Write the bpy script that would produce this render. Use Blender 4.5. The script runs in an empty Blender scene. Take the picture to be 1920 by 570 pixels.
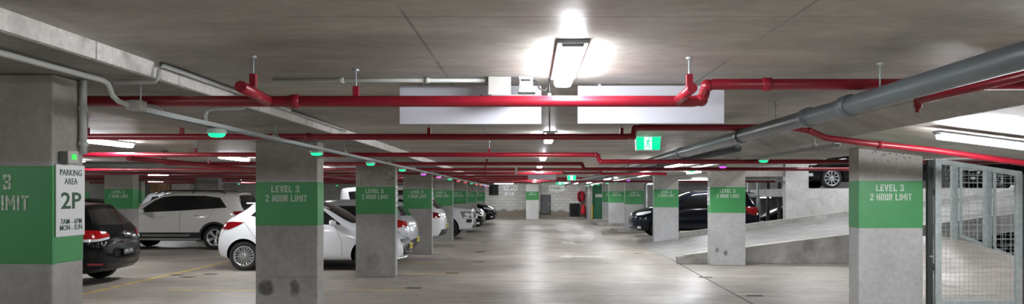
import bpy, bmesh, math, random
from mathutils import Vector, Matrix
from mathutils.bvhtree import BVHTree
PI = math.pi
C = bpy.context.scene.collection
rnd = random.Random(7)

# ------------------------------------------------------------------ materials
def srgb(r, g, b):
    f = lambda c: (c/255/12.92) if c/255 <= .04045 else ((c/255+.055)/1.055)**2.4
    return (f(r), f(g), f(b), 1)

def new_mat(name):
    m = bpy.data.materials.new(name); m.use_nodes = True
    return m, m.node_tree.nodes, m.node_tree.links, m.node_tree.nodes['Principled BSDF']

def plain(name, col, rough=.5, metal=0, coat=0, spec=.5, emit=None, estr=0, var=0, vscale=6):
    m, N, Lk, p = new_mat(name)
    p.inputs['Base Color'].default_value = col
    p.inputs['Roughness'].default_value = rough
    p.inputs['Metallic'].default_value = metal
    p.inputs['Coat Weight'].default_value = coat
    p.inputs['Coat Roughness'].default_value = .06
    p.inputs['Specular IOR Level'].default_value = spec
    if emit:
        p.inputs['Emission Color'].default_value = emit
        p.inputs['Emission Strength'].default_value = estr
    if var:
        g = N.new('ShaderNodeNewGeometry')
        n = N.new('ShaderNodeTexNoise'); n.inputs['Scale'].default_value = vscale; n.inputs['Detail'].default_value = 6
        Lk.new(g.outputs['Position'], n.inputs['Vector'])
        r = N.new('ShaderNodeMapRange'); r.inputs['To Min'].default_value = 1-var; r.inputs['To Max'].default_value = 1+var*.6
        r.inputs['From Min'].default_value = .3; r.inputs['From Max'].default_value = .7
        Lk.new(n.outputs['Fac'], r.inputs['Value'])
        mx = N.new('ShaderNodeMix'); mx.data_type = 'RGBA'; mx.blend_type = 'MULTIPLY'; mx.inputs['Factor'].default_value = 1
        mx.inputs['A'].default_value = col
        Lk.new(r.outputs['Result'], mx.inputs['B'])
        Lk.new(mx.outputs['Result'], p.inputs['Base Color'])
    return m

def concrete(name, c1, c2, c3, scale=1.2, rough=(.55, .8), bump=.15, pits=0, stretch=(1, 1, 1), seams=None, streak=0, stain=None, coat=0, topz=None, spots=0):
    """procedural concrete: broad clouds, fine grain, dark pits, formwork joints as thin lines at world x / y"""
    m, N, Lk, p = new_mat(name)
    g = N.new('ShaderNodeNewGeometry')
    mp = N.new('ShaderNodeMapping'); mp.inputs['Scale'].default_value = stretch
    Lk.new(g.outputs['Position'], mp.inputs['Vector'])
    def noise(sc, det=8, rg=.6, vec=None, dist=0):
        n = N.new('ShaderNodeTexNoise'); n.inputs['Scale'].default_value = sc; n.inputs['Detail'].default_value = det
        n.inputs['Roughness'].default_value = rg; n.inputs['Distortion'].default_value = dist
        Lk.new(vec or mp.outputs['Vector'], n.inputs['Vector']); return n
    big = noise(scale, 6, .55, dist=.4)
    fine = noise(scale*14, 8, .7)
    r = N.new('ShaderNodeValToRGB'); e = r.color_ramp.elements
    e[0].position = .32; e[0].color = c1; e[1].position = .68; e[1].color = c3
    k = e.new(.5); k.color = c2
    Lk.new(big.outputs['Fac'], r.inputs['Fac'])
    def mult(col, fac_out, lo, hi, f0=.3, f1=.7):
        mr = N.new('ShaderNodeMapRange'); mr.inputs['From Min'].default_value = f0; mr.inputs['From Max'].default_value = f1
        mr.inputs['To Min'].default_value = lo; mr.inputs['To Max'].default_value = hi
        Lk.new(fac_out, mr.inputs['Value'])
        x = N.new('ShaderNodeMix'); x.data_type = 'RGBA'; x.blend_type = 'MULTIPLY'; x.inputs['Factor'].default_value = 1
        Lk.new(col, x.inputs['A']); Lk.new(mr.outputs['Result'], x.inputs['B'])
        return x.outputs['Result']
    col = mult(r.outputs['Color'], fine.outputs['Fac'], .82, 1.12)
    if streak:
        mp2 = N.new('ShaderNodeMapping'); mp2.inputs['Scale'].default_value = (.35, 2.6, 1)
        Lk.new(g.outputs['Position'], mp2.inputs['Vector'])
        s = noise(2.2, 5, .6, mp2.outputs['Vector'], .3)
        col = mult(col, s.outputs['Fac'], 1-streak, 1+streak*.5, .35, .65)
    if stain:
        s = noise(stain[1], 4, .5, dist=.8)
        col = mult(col, s.outputs['Fac'], stain[0], 1, .30, .44)
    if spots:   # small dark smears scattered over the casting
        mp3 = N.new('ShaderNodeMapping'); mp3.inputs['Scale'].default_value = (1.6, 3.4, 1); Lk.new(g.outputs['Position'], mp3.inputs['Vector'])
        s3 = noise(3.0, 6, .65, mp3.outputs['Vector'], .6)
        col = mult(col, s3.outputs['Fac'], spots, 1, .26, .34)
        s4 = noise(1.7, 7, .7, mp3.outputs['Vector'], 1.2)
        col = mult(col, s4.outputs['Fac'], 1, 1.25, .60, .72)
    if pits:
        v = N.new('ShaderNodeTexVoronoi'); v.inputs['Scale'].default_value = 24
        Lk.new(g.outputs['Position'], v.inputs['Vector'])
        v2 = noise(2.1, 2, .5)
        ad = N.new('ShaderNodeMath'); ad.operation = 'ADD'
        Lk.new(v.outputs['Distance'], ad.inputs[0])
        sb = N.new('ShaderNodeMath'); sb.operation = 'MULTIPLY_ADD'; sb.inputs[1].default_value = -1.1; sb.inputs[2].default_value = .53 if pits >= .7 else .575
        Lk.new(v2.outputs['Fac'], sb.inputs[0]); Lk.new(sb.outputs[0], ad.inputs[1])
        dark = ad.outputs[0]
        if topz is not None:
            sp = N.new('ShaderNodeSeparateXYZ'); Lk.new(g.outputs['Position'], sp.inputs[0])
            lt = N.new('ShaderNodeMath'); lt.operation = 'LESS_THAN'; lt.inputs[1].default_value = topz
            Lk.new(sp.outputs['Z'], lt.inputs[0])
            a2 = N.new('ShaderNodeMath'); a2.operation = 'ADD'; Lk.new(dark, a2.inputs[0]); Lk.new(lt.outputs[0], a2.inputs[1]); dark = a2.outputs[0]
        col = mult(col, dark, 1-pits, 1, .12, .2)
    if topz is not None:
        sq = N.new('ShaderNodeSeparateXYZ'); Lk.new(g.outputs['Position'], sq.inputs[0])
        gt = N.new('ShaderNodeMath'); gt.operation = 'GREATER_THAN'; gt.inputs[1].default_value = topz; Lk.new(sq.outputs['Z'], gt.inputs[0])
        x = N.new('ShaderNodeMix'); x.data_type = 'RGBA'; x.blend_type = 'MULTIPLY'; Lk.new(gt.outputs[0], x.inputs['Factor'])
        Lk.new(col, x.inputs['A']); x.inputs['B'].default_value = (.86, .83, .76, 1); col = x.outputs['Result']
    if seams:
        sp = N.new('ShaderNodeSeparateXYZ'); Lk.new(g.outputs['Position'], sp.inputs[0])
        for ax, period, off, w, dk in seams:
            a = N.new('ShaderNodeMath'); a.operation = 'ADD'; a.inputs[1].default_value = -off+period*100
            Lk.new(sp.outputs[ax], a.inputs[0])
            q = N.new('ShaderNodeMath'); q.operation = 'MODULO'; q.inputs[1].default_value = period
            Lk.new(a.outputs[0], q.inputs[0])
            lt = N.new('ShaderNodeMath'); lt.operation = 'GREATER_THAN'; lt.inputs[1].default_value = w
            Lk.new(q.outputs[0], lt.inputs[0])
            nz = noise(.9, 3, .5)
            mr = N.new('ShaderNodeMapRange'); mr.inputs['From Min'].default_value = .45; mr.inputs['From Max'].default_value = .6
            mr.inputs['To Min'].default_value = dk; mr.inputs['To Max'].default_value = 1
            Lk.new(nz.outputs['Fac'], mr.inputs['Value'])
            mx = N.new('ShaderNodeMath'); mx.operation = 'MAXIMUM'
            Lk.new(lt.outputs[0], mx.inputs[0]); Lk.new(mr.outputs['Result'], mx.inputs[1])
            x = N.new('ShaderNodeMix'); x.data_type = 'RGBA'; x.blend_type = 'MULTIPLY'; x.inputs['Factor'].default_value = 1
            Lk.new(col, x.inputs['A']); Lk.new(mx.outputs[0], x.inputs['B']); col = x.outputs['Result']
    Lk.new(col, p.inputs['Base Color'])
    rr = N.new('ShaderNodeMapRange'); rr.inputs['From Min'].default_value = .3; rr.inputs['From Max'].default_value = .7
    rr.inputs['To Min'].default_value = rough[0]; rr.inputs['To Max'].default_value = rough[1]
    rn = noise(scale*2.3, 5, .6)
    Lk.new(rn.outputs['Fac'], rr.inputs['Value']); Lk.new(rr.outputs['Result'], p.inputs['Roughness'])
    if bump:
        b = N.new('ShaderNodeBump'); b.inputs['Strength'].default_value = bump; b.inputs['Distance'].default_value = .02
        Lk.new(fine.outputs['Fac'], b.inputs['Height']); Lk.new(b.outputs['Normal'], p.inputs['Normal'])
    p.inputs['Coat Weight'].default_value = coat; p.inputs['Coat Roughness'].default_value = .25
    return m

def block_wall(name):
    m, N, Lk, p = new_mat(name)
    g = N.new('ShaderNodeNewGeometry')
    sp = N.new('ShaderNodeSeparateXYZ'); Lk.new(g.outputs['Position'], sp.inputs[0])
    ad = N.new('ShaderNodeMath'); ad.operation = 'ADD'; Lk.new(sp.outputs['X'], ad.inputs[0]); Lk.new(sp.outputs['Y'], ad.inputs[1])
    cb = N.new('ShaderNodeCombineXYZ'); Lk.new(ad.outputs[0], cb.inputs['X']); Lk.new(sp.outputs['Z'], cb.inputs['Y'])
    b = N.new('ShaderNodeTexBrick'); b.inputs['Scale'].default_value = 1
    b.inputs['Brick Width'].default_value = .4; b.inputs['Row Height'].default_value = .2; b.inputs['Mortar Size'].default_value = .012
    b.inputs['Color1'].default_value = srgb(205, 205, 200); b.inputs['Color2'].default_value = srgb(188, 187, 182); b.inputs['Mortar'].default_value = srgb(156, 154, 149)
    Lk.new(cb.outputs[0], b.inputs['Vector'])
    # water stains rising from the foot of the wall, a shape of their own
    n = N.new('ShaderNodeTexNoise'); n.inputs['Scale'].default_value = 1.6; n.inputs['Detail'].default_value = 6
    Lk.new(g.outputs['Position'], n.inputs['Vector'])
    ma = N.new('ShaderNodeMath'); ma.operation = 'MULTIPLY_ADD'; ma.inputs[1].default_value = -.9; Lk.new(n.outputs['Fac'], ma.inputs[0]); Lk.new(sp.outputs['Z'], ma.inputs[2])
    mr = N.new('ShaderNodeMapRange'); mr.inputs['From Min'].default_value = .02; mr.inputs['From Max'].default_value = .18
    mr.inputs['To Min'].default_value = .12; mr.inputs['To Max'].default_value = 1; Lk.new(ma.outputs[0], mr.inputs['Value'])
    x = N.new('ShaderNodeMix'); x.data_type = 'RGBA'; x.blend_type = 'MIX'
    x.inputs['A'].default_value = srgb(120, 108, 92)
    Lk.new(mr.outputs['Result'], x.inputs['Factor']); Lk.new(b.outputs['Color'], x.inputs['B'])
    Lk.new(x.outputs['Result'], p.inputs['Base Color']); p.inputs['Roughness'].default_value = .7
    return m

M = {}
def build_materials():
    g = lambda v, t=0: srgb(v+t, v+t*.3, v-t*.9)
    M['ceil'] = concrete('ceiling_concrete', g(132, 6), g(160, 6), g(188, 5), .8, (.40, .6), .15, 0, (.8, 1.3, 1),
                         seams=[('X', 1.61, 1.09, .014, .5), ('Y', 2.4, .7, .012, .55)], streak=.10, stain=(.80, .9), spots=.5)
    M['soffit'] = concrete('soffit_concrete', g(126, 5), g(146, 4), g(164, 4), 1.0, (.5, .7), .15, 0, streak=.12, seams=[('Y', 2.4, 1.3, .012, .5)])
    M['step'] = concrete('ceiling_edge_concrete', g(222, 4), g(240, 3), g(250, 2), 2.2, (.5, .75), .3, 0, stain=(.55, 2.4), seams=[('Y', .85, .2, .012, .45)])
    M['floor'] = concrete('floor_concrete', srgb(141, 133, 124), srgb(159, 151, 142), srgb(176, 169, 159), .5, (.34, .55), .06, 0, streak=.2, stain=(.82, .7),
                          seams=[('Y', 5.2, 4.5, .012, .6)])
    M['ramp'] = concrete('ramp_concrete', g(128, 3), g(146, 2), g(160, 2), .8, (.35, .6), .08, 0, streak=.08)
    M['pillar'] = concrete('pillar_concrete', g(142, 3), g(160, 2), g(174, 1), 1.3, (.5, .75), .2, .7, stain=(.84, 1.6), topz=1.75, seams=[('Z', 10, .56, .007, .45)])
    M['pillar_plain'] = concrete('plain_pillar_concrete', g(142, 3), g(162, 2), g(176, 2), 1.3, (.5, .75), .2, 0, stain=(.84, 1.6), topz=1.75, seams=[('Z', 10, .568, .007, .45)])
    M['pillar_light'] = concrete('painted_pillar_concrete', g(168, 1), g(178, 0), g(186, -1), 1.1, (.45, .65), .12, .62, stain=(.9, 1.4), topz=1.75)
    M['pillar_white'] = concrete('white_painted_pillar', g(205, 1), g(216, 0), g(224, 0), 1.1, (.45, .65), .12, 0, stain=(.9, 1.4))
    M['kerb'] = concrete('kerb_concrete', g(122, 5), g(148, 4), g(168, 3), 2.0, (.55, .8), .3, 0, stain=(.7, 2.2))
    M['kerb_top'] = plain('kerb_top_paint', srgb(196, 194, 184), .6, var=.25, vscale=5)
    M['parapet'] = concrete('parapet_concrete', g(165, 2), g(180, 1), g(194, 1), 1.2, (.5, .75), .2, 0, stain=(.85, 1.5))
    M['block'] = block_wall('painted_block')
    M['green'] = plain('green_band_paint', srgb(68, 148, 88), .45, var=.06, vscale=3)
    M['stencil'] = plain('stencil_paint', srgb(205, 220, 205), .6, var=.35, vscale=40)
    M['white'] = plain('white_sign', srgb(226, 228, 228), .35)
    M['board'] = plain('white_board', srgb(196, 198, 208), .45)
    M['signgreen'] = plain('sign_green', srgb(18, 74, 48), .4)
    M['signblack'] = plain('sign_black', srgb(30, 32, 34), .4)
    M['red'] = plain('red_pipe_paint', srgb(136, 15, 35), .38, coat=.1, var=.1)
    M['grey_pipe'] = plain('grey_pvc', srgb(92, 100, 104), .35, var=.12, vscale=5)
    M['conduit'] = plain('grey_conduit', srgb(186, 190, 186), .4, var=.06)
    M['galv'] = plain('galvanised_steel', srgb(176, 186, 186), .42, metal=.15, var=.18, vscale=14)
    M['darkpost'] = plain('dark_steel', srgb(58, 64, 62), .5, metal=.3)
    M['boxwhite'] = plain('white_plastic', srgb(172, 172, 168), .4)
    M['boxgrey'] = plain('grey_plastic', srgb(120, 122, 120), .5)
    M['black'] = plain('black_plastic', (.012, .012, .013, 1), .45)
    M['blackmatte'] = plain('black_void', (.006, .006, .007, 1), .9, spec=.1)
    M['trim'] = plain('black_trim', (.02, .02, .022, 1), .55)
    M['tyre'] = plain('tyre_rubber', (.014, .014, .015, 1), .8)
    M['alloy'] = plain('alloy', srgb(200, 202, 204), .25, metal=.85)
    M['alloydark'] = plain('alloy_dark', (.03, .03, .033, 1), .35, metal=.6)
    M['chrome'] = plain('chrome', srgb(225, 226, 228), .12, metal=1)
    M['glass'] = plain('tinted_glass', (.006, .007, .008, 1), .04, coat=1, spec=.6)
    M['lens_red'] = plain('red_lens', srgb(175, 8, 18), .1, coat=1)
    M['lens_dark'] = plain('dark_red_lens', srgb(120, 10, 20), .1, coat=1)
    M['lens_clear'] = plain('clear_lens', srgb(222, 226, 230), .12, metal=0, coat=1)
    M['plate_y'] = plain('yellow_plate', srgb(222, 205, 70), .4)
    M['plate_k'] = plain('black_plate', srgb(40, 42, 44), .4)
    M['p_black'] = plain('black_paint', (.005, .005, .006, 1), .14, coat=.18, spec=.22)
    M['p_navy'] = plain('navy_paint', (.007, .009, .018, 1), .14, coat=.25, spec=.25)
    M['p_white'] = plain('white_paint', srgb(232, 234, 238), .25, coat=.8)
    M['p_pearl'] = plain('pearl_paint', srgb(214, 212, 206), .25, coat=.8)
    M['p_silver'] = plain('silver_paint', srgb(190, 192, 198), .28, metal=.3, coat=.8)
    M['p_grey'] = plain('grey_paint', srgb(120, 124, 128), .28, metal=.3, coat=.8)
    M['tube'] = plain('lamp_diffuser', (1, 1, 1, 1), .4, emit=(.95, .97, 1, 1), estr=LAMP)
    M['tube2'] = plain('lamp_diffuser_wide', (1, 1, 1, 1), .4, emit=(.95, .97, 1, 1), estr=LAMP*.8)
    M['lampbody'] = plain('lamp_body', srgb(150, 152, 155), .5)
    M['exitgreen'] = plain('exit_green', srgb(0, 150, 90), .4, emit=(.0, .75, .34, 1), estr=1.1)
    M['exitwhite'] = plain('exit_white', srgb(235, 240, 236), .4, emit=(.85, 1, .92, 1), estr=1.1)
    M['led_green'] = plain('led_green', (.05, .6, .3, 1), .3, emit=(.0, .9, .36, 1), estr=1.1)
    M['led_purple'] = plain('led_purple', (.5, .1, .6, 1), .3, emit=(.55, .06, .95, 1), estr=1.5)
    M['led_pink'] = plain('led_pink', (.6, .1, .4, 1), .3, emit=(1, .1, .62, 1), estr=1.5)
    M['led_red'] = plain('led_red', (.6, .05, .05, 1), .3, emit=(1, .06, .1, 1), estr=1.5)
    M['clearcup'] = plain('frosted_cup', srgb(200, 222, 210), .25)
    M['screen'] = plain('green_screen', (.02, .5, .08, 1), .4, emit=(.02, .8, .08, 1), estr=.7)
    M['yellow'] = plain('yellow_line_paint', srgb(206, 180, 100), .6, var=.35, vscale=7)
    M['lwhite'] = plain('white_line_paint', srgb(206, 204, 192), .6, var=.25, vscale=6)
    M['greendoor'] = plain('green_door_paint', srgb(24, 104, 66), .4)
    M['firered'] = plain('fire_red', srgb(186, 26, 44), .35)
    M['yellowpost'] = plain('yellow_post', srgb(205, 170, 60), .5)
    M['greypanel'] = plain('grey_panel', srgb(92, 96, 100), .35, var=.2, vscale=4)
    M['rock'] = concrete('sandstone', srgb(140, 106, 76), srgb(186, 150, 112), srgb(220, 190, 150), 1.6, (.7, .9), .8, .5)
    M['scuff'] = scuff_mat()
    M['slotted'] = slotted_mat()
    M['drain'] = plain('dark_drain', srgb(70, 66, 60), .7)

def slotted_mat():
    m = plain('slotted_tray_steel', srgb(170, 180, 180), .4, metal=.2); N = m.node_tree.nodes; Lk = m.node_tree.links; p = N['Principled BSDF']
    g = N.new('ShaderNodeNewGeometry'); sp = N.new('ShaderNodeSeparateXYZ'); Lk.new(g.outputs['Position'], sp.inputs[0])
    q = N.new('ShaderNodeMath'); q.operation = 'MODULO'; q.inputs[1].default_value = .075; Lk.new(sp.outputs['Y'], q.inputs[0])
    a = N.new('ShaderNodeMath'); a.operation = 'LESS_THAN'; a.inputs[1].default_value = .034; Lk.new(q.outputs[0], a.inputs[0])
    nz = N.new('ShaderNodeSeparateXYZ'); Lk.new(g.outputs['Normal'], nz.inputs[0])
    ab = N.new('ShaderNodeMath'); ab.operation = 'GREATER_THAN'; ab.inputs[1].default_value = .5; sg = N.new('ShaderNodeMath'); sg.operation = 'ABSOLUTE'; Lk.new(nz.outputs['Z'], sg.inputs[0]); Lk.new(sg.outputs[0], ab.inputs[0])
    mu = N.new('ShaderNodeMath'); mu.operation = 'MULTIPLY'; Lk.new(a.outputs[0], mu.inputs[0]); Lk.new(ab.outputs[0], mu.inputs[1])
    x = N.new('ShaderNodeMix'); x.data_type = 'RGBA'; x.inputs['A'].default_value = srgb(176, 186, 186); x.inputs['B'].default_value = srgb(62, 66, 66)
    Lk.new(mu.outputs[0], x.inputs['Factor']); Lk.new(x.outputs['Result'], p.inputs['Base Color'])
    return m

def scuff_mat():
    m, N, Lk, p = new_mat('rubber_scuff')
    p.inputs['Base Color'].default_value = srgb(64, 64, 62); p.inputs['Roughness'].default_value = .8
    g = N.new('ShaderNodeNewGeometry'); n = N.new('ShaderNodeTexNoise'); n.inputs['Scale'].default_value = 9; n.inputs['Detail'].default_value = 5
    Lk.new(g.outputs['Position'], n.inputs['Vector'])
    mr = N.new('ShaderNodeMapRange'); mr.inputs['From Min'].default_value = .3; mr.inputs['From Max'].default_value = .65
    mr.inputs['To Min'].default_value = .25; mr.inputs['To Max'].default_value = 1
    Lk.new(n.outputs['Fac'], mr.inputs['Value'])
    at = N.new('ShaderNodeAttribute'); at.attribute_name = 'wear'; mu = N.new('ShaderNodeMath'); mu.operation = 'MULTIPLY'
    Lk.new(mr.outputs['Result'], mu.inputs[0]); Lk.new(at.outputs['Fac'], mu.inputs[1]); Lk.new(mu.outputs[0], p.inputs['Alpha'])
    return m

# ------------------------------------------------------------------ mesh helpers
class B:
    """collects simple shapes, links them as one mesh object"""
    def __init__(self): self.bm = bmesh.new()
    def box(self, x0, y0, z0, x1, y1, z1, mat=0):
        vs = [self.bm.verts.new(v) for v in ((x0,y0,z0),(x1,y0,z0),(x1,y1,z0),(x0,y1,z0),(x0,y0,z1),(x1,y0,z1),(x1,y1,z1),(x0,y1,z1))]
        for q in ((3,2,1,0),(4,5,6,7),(0,1,5,4),(1,2,6,5),(2,3,7,6),(3,0,4,7)):
            self.bm.faces.new([vs[i] for i in q]).material_index = mat
        return self
    def prism(self, poly, axis, a0, a1, mat=0):
        """poly of 2-D points extruded along axis 'X','Y' or 'Z'"""
        def P(u, v, w): return {'X': (w, u, v), 'Y': (u, w, v), 'Z': (u, v, w)}[axis]
        lo = [self.bm.verts.new(P(u, v, a0)) for u, v in poly]; hi = [self.bm.verts.new(P(u, v, a1)) for u, v in poly]
        n = len(poly)
        self.bm.faces.new(lo[::-1]).material_index = mat; self.bm.faces.new(hi).material_index = mat
        for i in range(n): self.bm.faces.new([lo[i], lo[(i+1) % n], hi[(i+1) % n], hi[i]]).material_index = mat
        return self
    def tube(self, pts, r, n=10, mat=0, caps=True):
        pts = [Vector(p) for p in pts]; rings = []
        for i, p in enumerate(pts):
            d = (pts[min(i+1, len(pts)-1)]-pts[max(i-1, 0)]).normalized()
            up = Vector((0, 0, 1)) if abs(d.z) < .9 else Vector((0, 1, 0))
            a = d.cross(up).normalized(); b = d.cross(a).normalized()
            rr = r[i] if isinstance(r, (list, tuple)) else r
            rings.append([self.bm.verts.new(p+a*math.cos(2*PI*k/n)*rr+b*math.sin(2*PI*k/n)*rr) for k in range(n)])
        for A, Bb in zip(rings, rings[1:]):
            for k in range(n):
                f = self.bm.faces.new([A[k], A[(k+1) % n], Bb[(k+1) % n], Bb[k]]); f.material_index = mat; f.smooth = True
        if caps:
            self.bm.faces.new(rings[0][::-1]).material_index = mat; self.bm.faces.new(rings[-1]).material_index = mat
        return self
    def lathe(self, prof, n=24, M4=None, mat=0, smooth=True):
        """prof: list of (r, h) revolved about local z, then placed by M4"""
        M4 = M4 or Matrix(); rings = []
        for r, h in prof:
            if r < 1e-6: rings.append([self.bm.verts.new(M4 @ Vector((0, 0, h)))])
            else: rings.append([self.bm.verts.new(M4 @ Vector((r*math.cos(2*PI*k/n), r*math.sin(2*PI*k/n), h))) for k in range(n)])
        for A, Bb in zip(rings, rings[1:]):
            for k in range(n):
                q = [A[k % len(A)], A[(k+1) % len(A)], Bb[(k+1) % len(Bb)], Bb[k % len(Bb)]]
                u = []
                for v in q:
                    if v not in u: u.append(v)
                if len(u) > 2:
                    f = self.bm.faces.new(u); f.material_index = mat; f.smooth = smooth
        return self
    def quad(self, pts, mat=0):
        self.bm.faces.new([self.bm.verts.new(p) for p in pts]).material_index = mat; return self
    def build(self, name, mats, parent=None, bevel=0, loc=(0, 0, 0), smooth=False, seg=2):
        if bevel:
            bmesh.ops.bevel(self.bm, geom=[e for e in self.bm.edges if e.calc_length() > bevel*2.2], offset=bevel, segments=seg, affect='EDGES', profile=.6)
        bmesh.ops.recalc_face_normals(self.bm, faces=self.bm.faces)
        me = bpy.data.meshes.new(name); self.bm.to_mesh(me); self.bm.free()
        for m in (mats if isinstance(mats, (list, tuple)) else [mats]): me.materials.append(m)
        if smooth:
            for p in me.polygons: p.use_smooth = True
        o = bpy.data.objects.new(name, me); C.objects.link(o); o.location = loc
        if parent is not None: o.parent = parent
        return o

def tag(o, label, cat, group=None, kind='thing'):
    o['label'] = label; o['category'] = cat
    if group: o['group'] = group
    if kind: o['kind'] = kind
    return o
def thing(name, label, cat, loc=(0, 0, 0), rotz=0, group=None):
    o = bpy.data.objects.new(name, None); C.objects.link(o); o.empty_display_size = .1
    o.location = loc; o.rotation_euler = (0, 0, rotz)
    return tag(o, label, cat, group)
def struct(o, label=None):
    o['kind'] = 'structure'
    if label: o['label'] = label
    return o
def copy_tree(o, parent=None):
    c = o.copy(); C.objects.link(c)
    if parent is not None: c.parent = parent
    for ch in [x for x in bpy.data.objects if x.parent == o]: copy_tree(ch, c)
    return c

# pixel -> world at depth Y (1920x570 frame)
HC, F, VX, VY = 1.57, 1400.0, 992.0, 365.0
def wx(px, Y): return (px-VX)*Y/F
def wz(py, Y): return HC-(py-VY)*Y/F

# ------------------------------------------------------------------ lettering
R_ = lambda a, b, c, d: [(a, b), (c, b), (c, d), (a, d)]
GL = {
 'L': (.6, [R_(0,0,.2,1), R_(.25,0,.6,.19)]),
 'E': (.6, [R_(0,0,.2,1), R_(.25,0,.6,.18), R_(.25,.41,.53,.59), R_(.25,.82,.6,1)]),
 'V': (.66, [[(0,1),(.21,1),(.31,.3),(.31,0),(.22,0)], [(.66,1),(.45,1),(.35,.3),(.35,0),(.44,0)]]),
 '3': (.6, [R_(.0,.82,.28,1), [(.33,1),(.5,1),(.6,.9),(.6,.6),(.53,.53),(.42,.53),(.42,.82),(.33,.82)], R_(.15,.41,.38,.59),
            [(.42,.47),(.53,.47),(.6,.4),(.6,.1),(.5,0),(.33,0),(.33,.18),(.42,.18)], R_(0,0,.28,.18), R_(0,.2,.17,.32), R_(0,.68,.17,.8)]),
 '2': (.6, [[(0,.68),(.18,.68),(.18,.82),(.27,.82),(.27,1),(.1,1),(0,.9)], [(.33,1),(.5,1),(.6,.9),(.6,.58),(.4,.4),(.4,.62),(.42,.82),(.33,.82)],
            [(0,.2),(.2,.2),(.38,.36),(.36,.54),(0,.26)], R_(0,0,.6,.18)]),
 'H': (.6, [R_(0,0,.2,1), R_(.4,0,.6,1), R_(.24,.41,.36,.59)]),
 'O': (.6, [[(0,.1),(.1,0),(.27,0),(.27,.17),(.2,.17),(.2,.83),(.27,.83),(.27,1),(.1,1),(0,.9)], [(.6,.1),(.5,0),(.33,0),(.33,.17),(.4,.17),(.4,.83),(.33,.83),(.33,1),(.5,1),(.6,.9)]]),
 'U': (.6, [[(0,1),(.2,1),(.2,.17),(.27,.17),(.27,0),(.1,0),(0,.1)], [(.6,1),(.4,1),(.4,.17),(.33,.17),(.33,0),(.5,0),(.6,.1)]]),
 'R': (.62, [R_(0,0,.2,1), [(.25,1),(.5,1),(.6,.9),(.6,.52),(.5,.42),(.25,.42),(.25,.58),(.4,.58),(.4,.83),(.25,.83)], [(.3,.38),(.48,.38),(.62,0),(.42,0)]]),
 'I': (.2, [R_(0,0,.2,1)]),
 'M': (.78, [R_(0,0,.18,1), R_(.6,0,.78,1), [(.21,1),(.21,.62),(.36,.2),(.36,.6)], [(.57,1),(.57,.62),(.42,.2),(.42,.6)]]),
 'T': (.6, [R_(0,.82,.27,1), R_(.33,.82,.6,1), R_(.2,0,.4,.78)]),
 ' ': (.3, []),
}
def stencil(lines, P, name, mat, parent, skip=()):
    """lines: (text, centre_u, baseline_v, height, width); P maps (u,v) to a point; flat paint film"""
    bm = bmesh.new()
    for text, cu, v0, h, w in lines:
        tot = sum(GL[c][0]+.14 for c in text)-.14; s = w/tot; u = cu-w/2
        for k, c in enumerate(text):
            for poly in GL[c][1]:
                bm.faces.new([bm.verts.new(P(u+a*s, v0+b*h)) for a, b in poly])
            u += (GL[c][0]+.14)*s
    me = bpy.data.meshes.new(name); bm.to_mesh(me); bm.free(); me.materials.append(mat)
    o = bpy.data.objects.new(name, me); C.objects.link(o); o.parent = parent
    return o

def text_mesh(txt, name, mat, parent, mtx, height, width=None, bold=0, ext=.001, align='CENTER'):
    """built-in font text as a mesh; local x right, y up, centred; mtx puts it in place"""
    cu = bpy.data.curves.new('lettering', 'FONT'); cu.body = txt; cu.align_x = align; cu.extrude = ext; cu.offset = bold; cu.size = 1
    cu.resolution_u = 2; cu.space_line = 1.0
    ob = bpy.data.objects.new('lettering', cu); C.objects.link(ob)
    dg = bpy.context.evaluated_depsgraph_get(); me = bpy.data.meshes.new_from_object(ob.evaluated_get(dg))
    bpy.data.objects.remove(ob); bpy.data.curves.remove(cu)
    xs = [v.co.x for v in me.vertices]; ys = [v.co.y for v in me.vertices]
    cx, cy = (max(xs)+min(xs))/2, (max(ys)+min(ys))/2
    sy = height/(max(ys)-min(ys)); sx = width/(max(xs)-min(xs)) if width else sy
    for v in me.vertices: v.co = mtx @ Vector(((v.co.x-cx)*sx, (v.co.y-cy)*sy, v.co.z))
    me.materials.clear(); me.materials.append(mat); me.name = name
    o = bpy.data.objects.new(name, me); C.objects.link(o)
    if parent is not None: o.parent = parent
    return o
def face_front(x, y, z):   # text plane facing -Y (towards the viewer)
    return Matrix.Translation((x, y, z)) @ Matrix.Rotation(PI/2, 4, 'X')
def face_right(x, y, z):   # text plane facing +X
    return Matrix.Translation((x, y, z)) @ Matrix.Rotation(PI/2, 4, 'Z') @ Matrix.Rotation(PI/2, 4, 'X')
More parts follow.
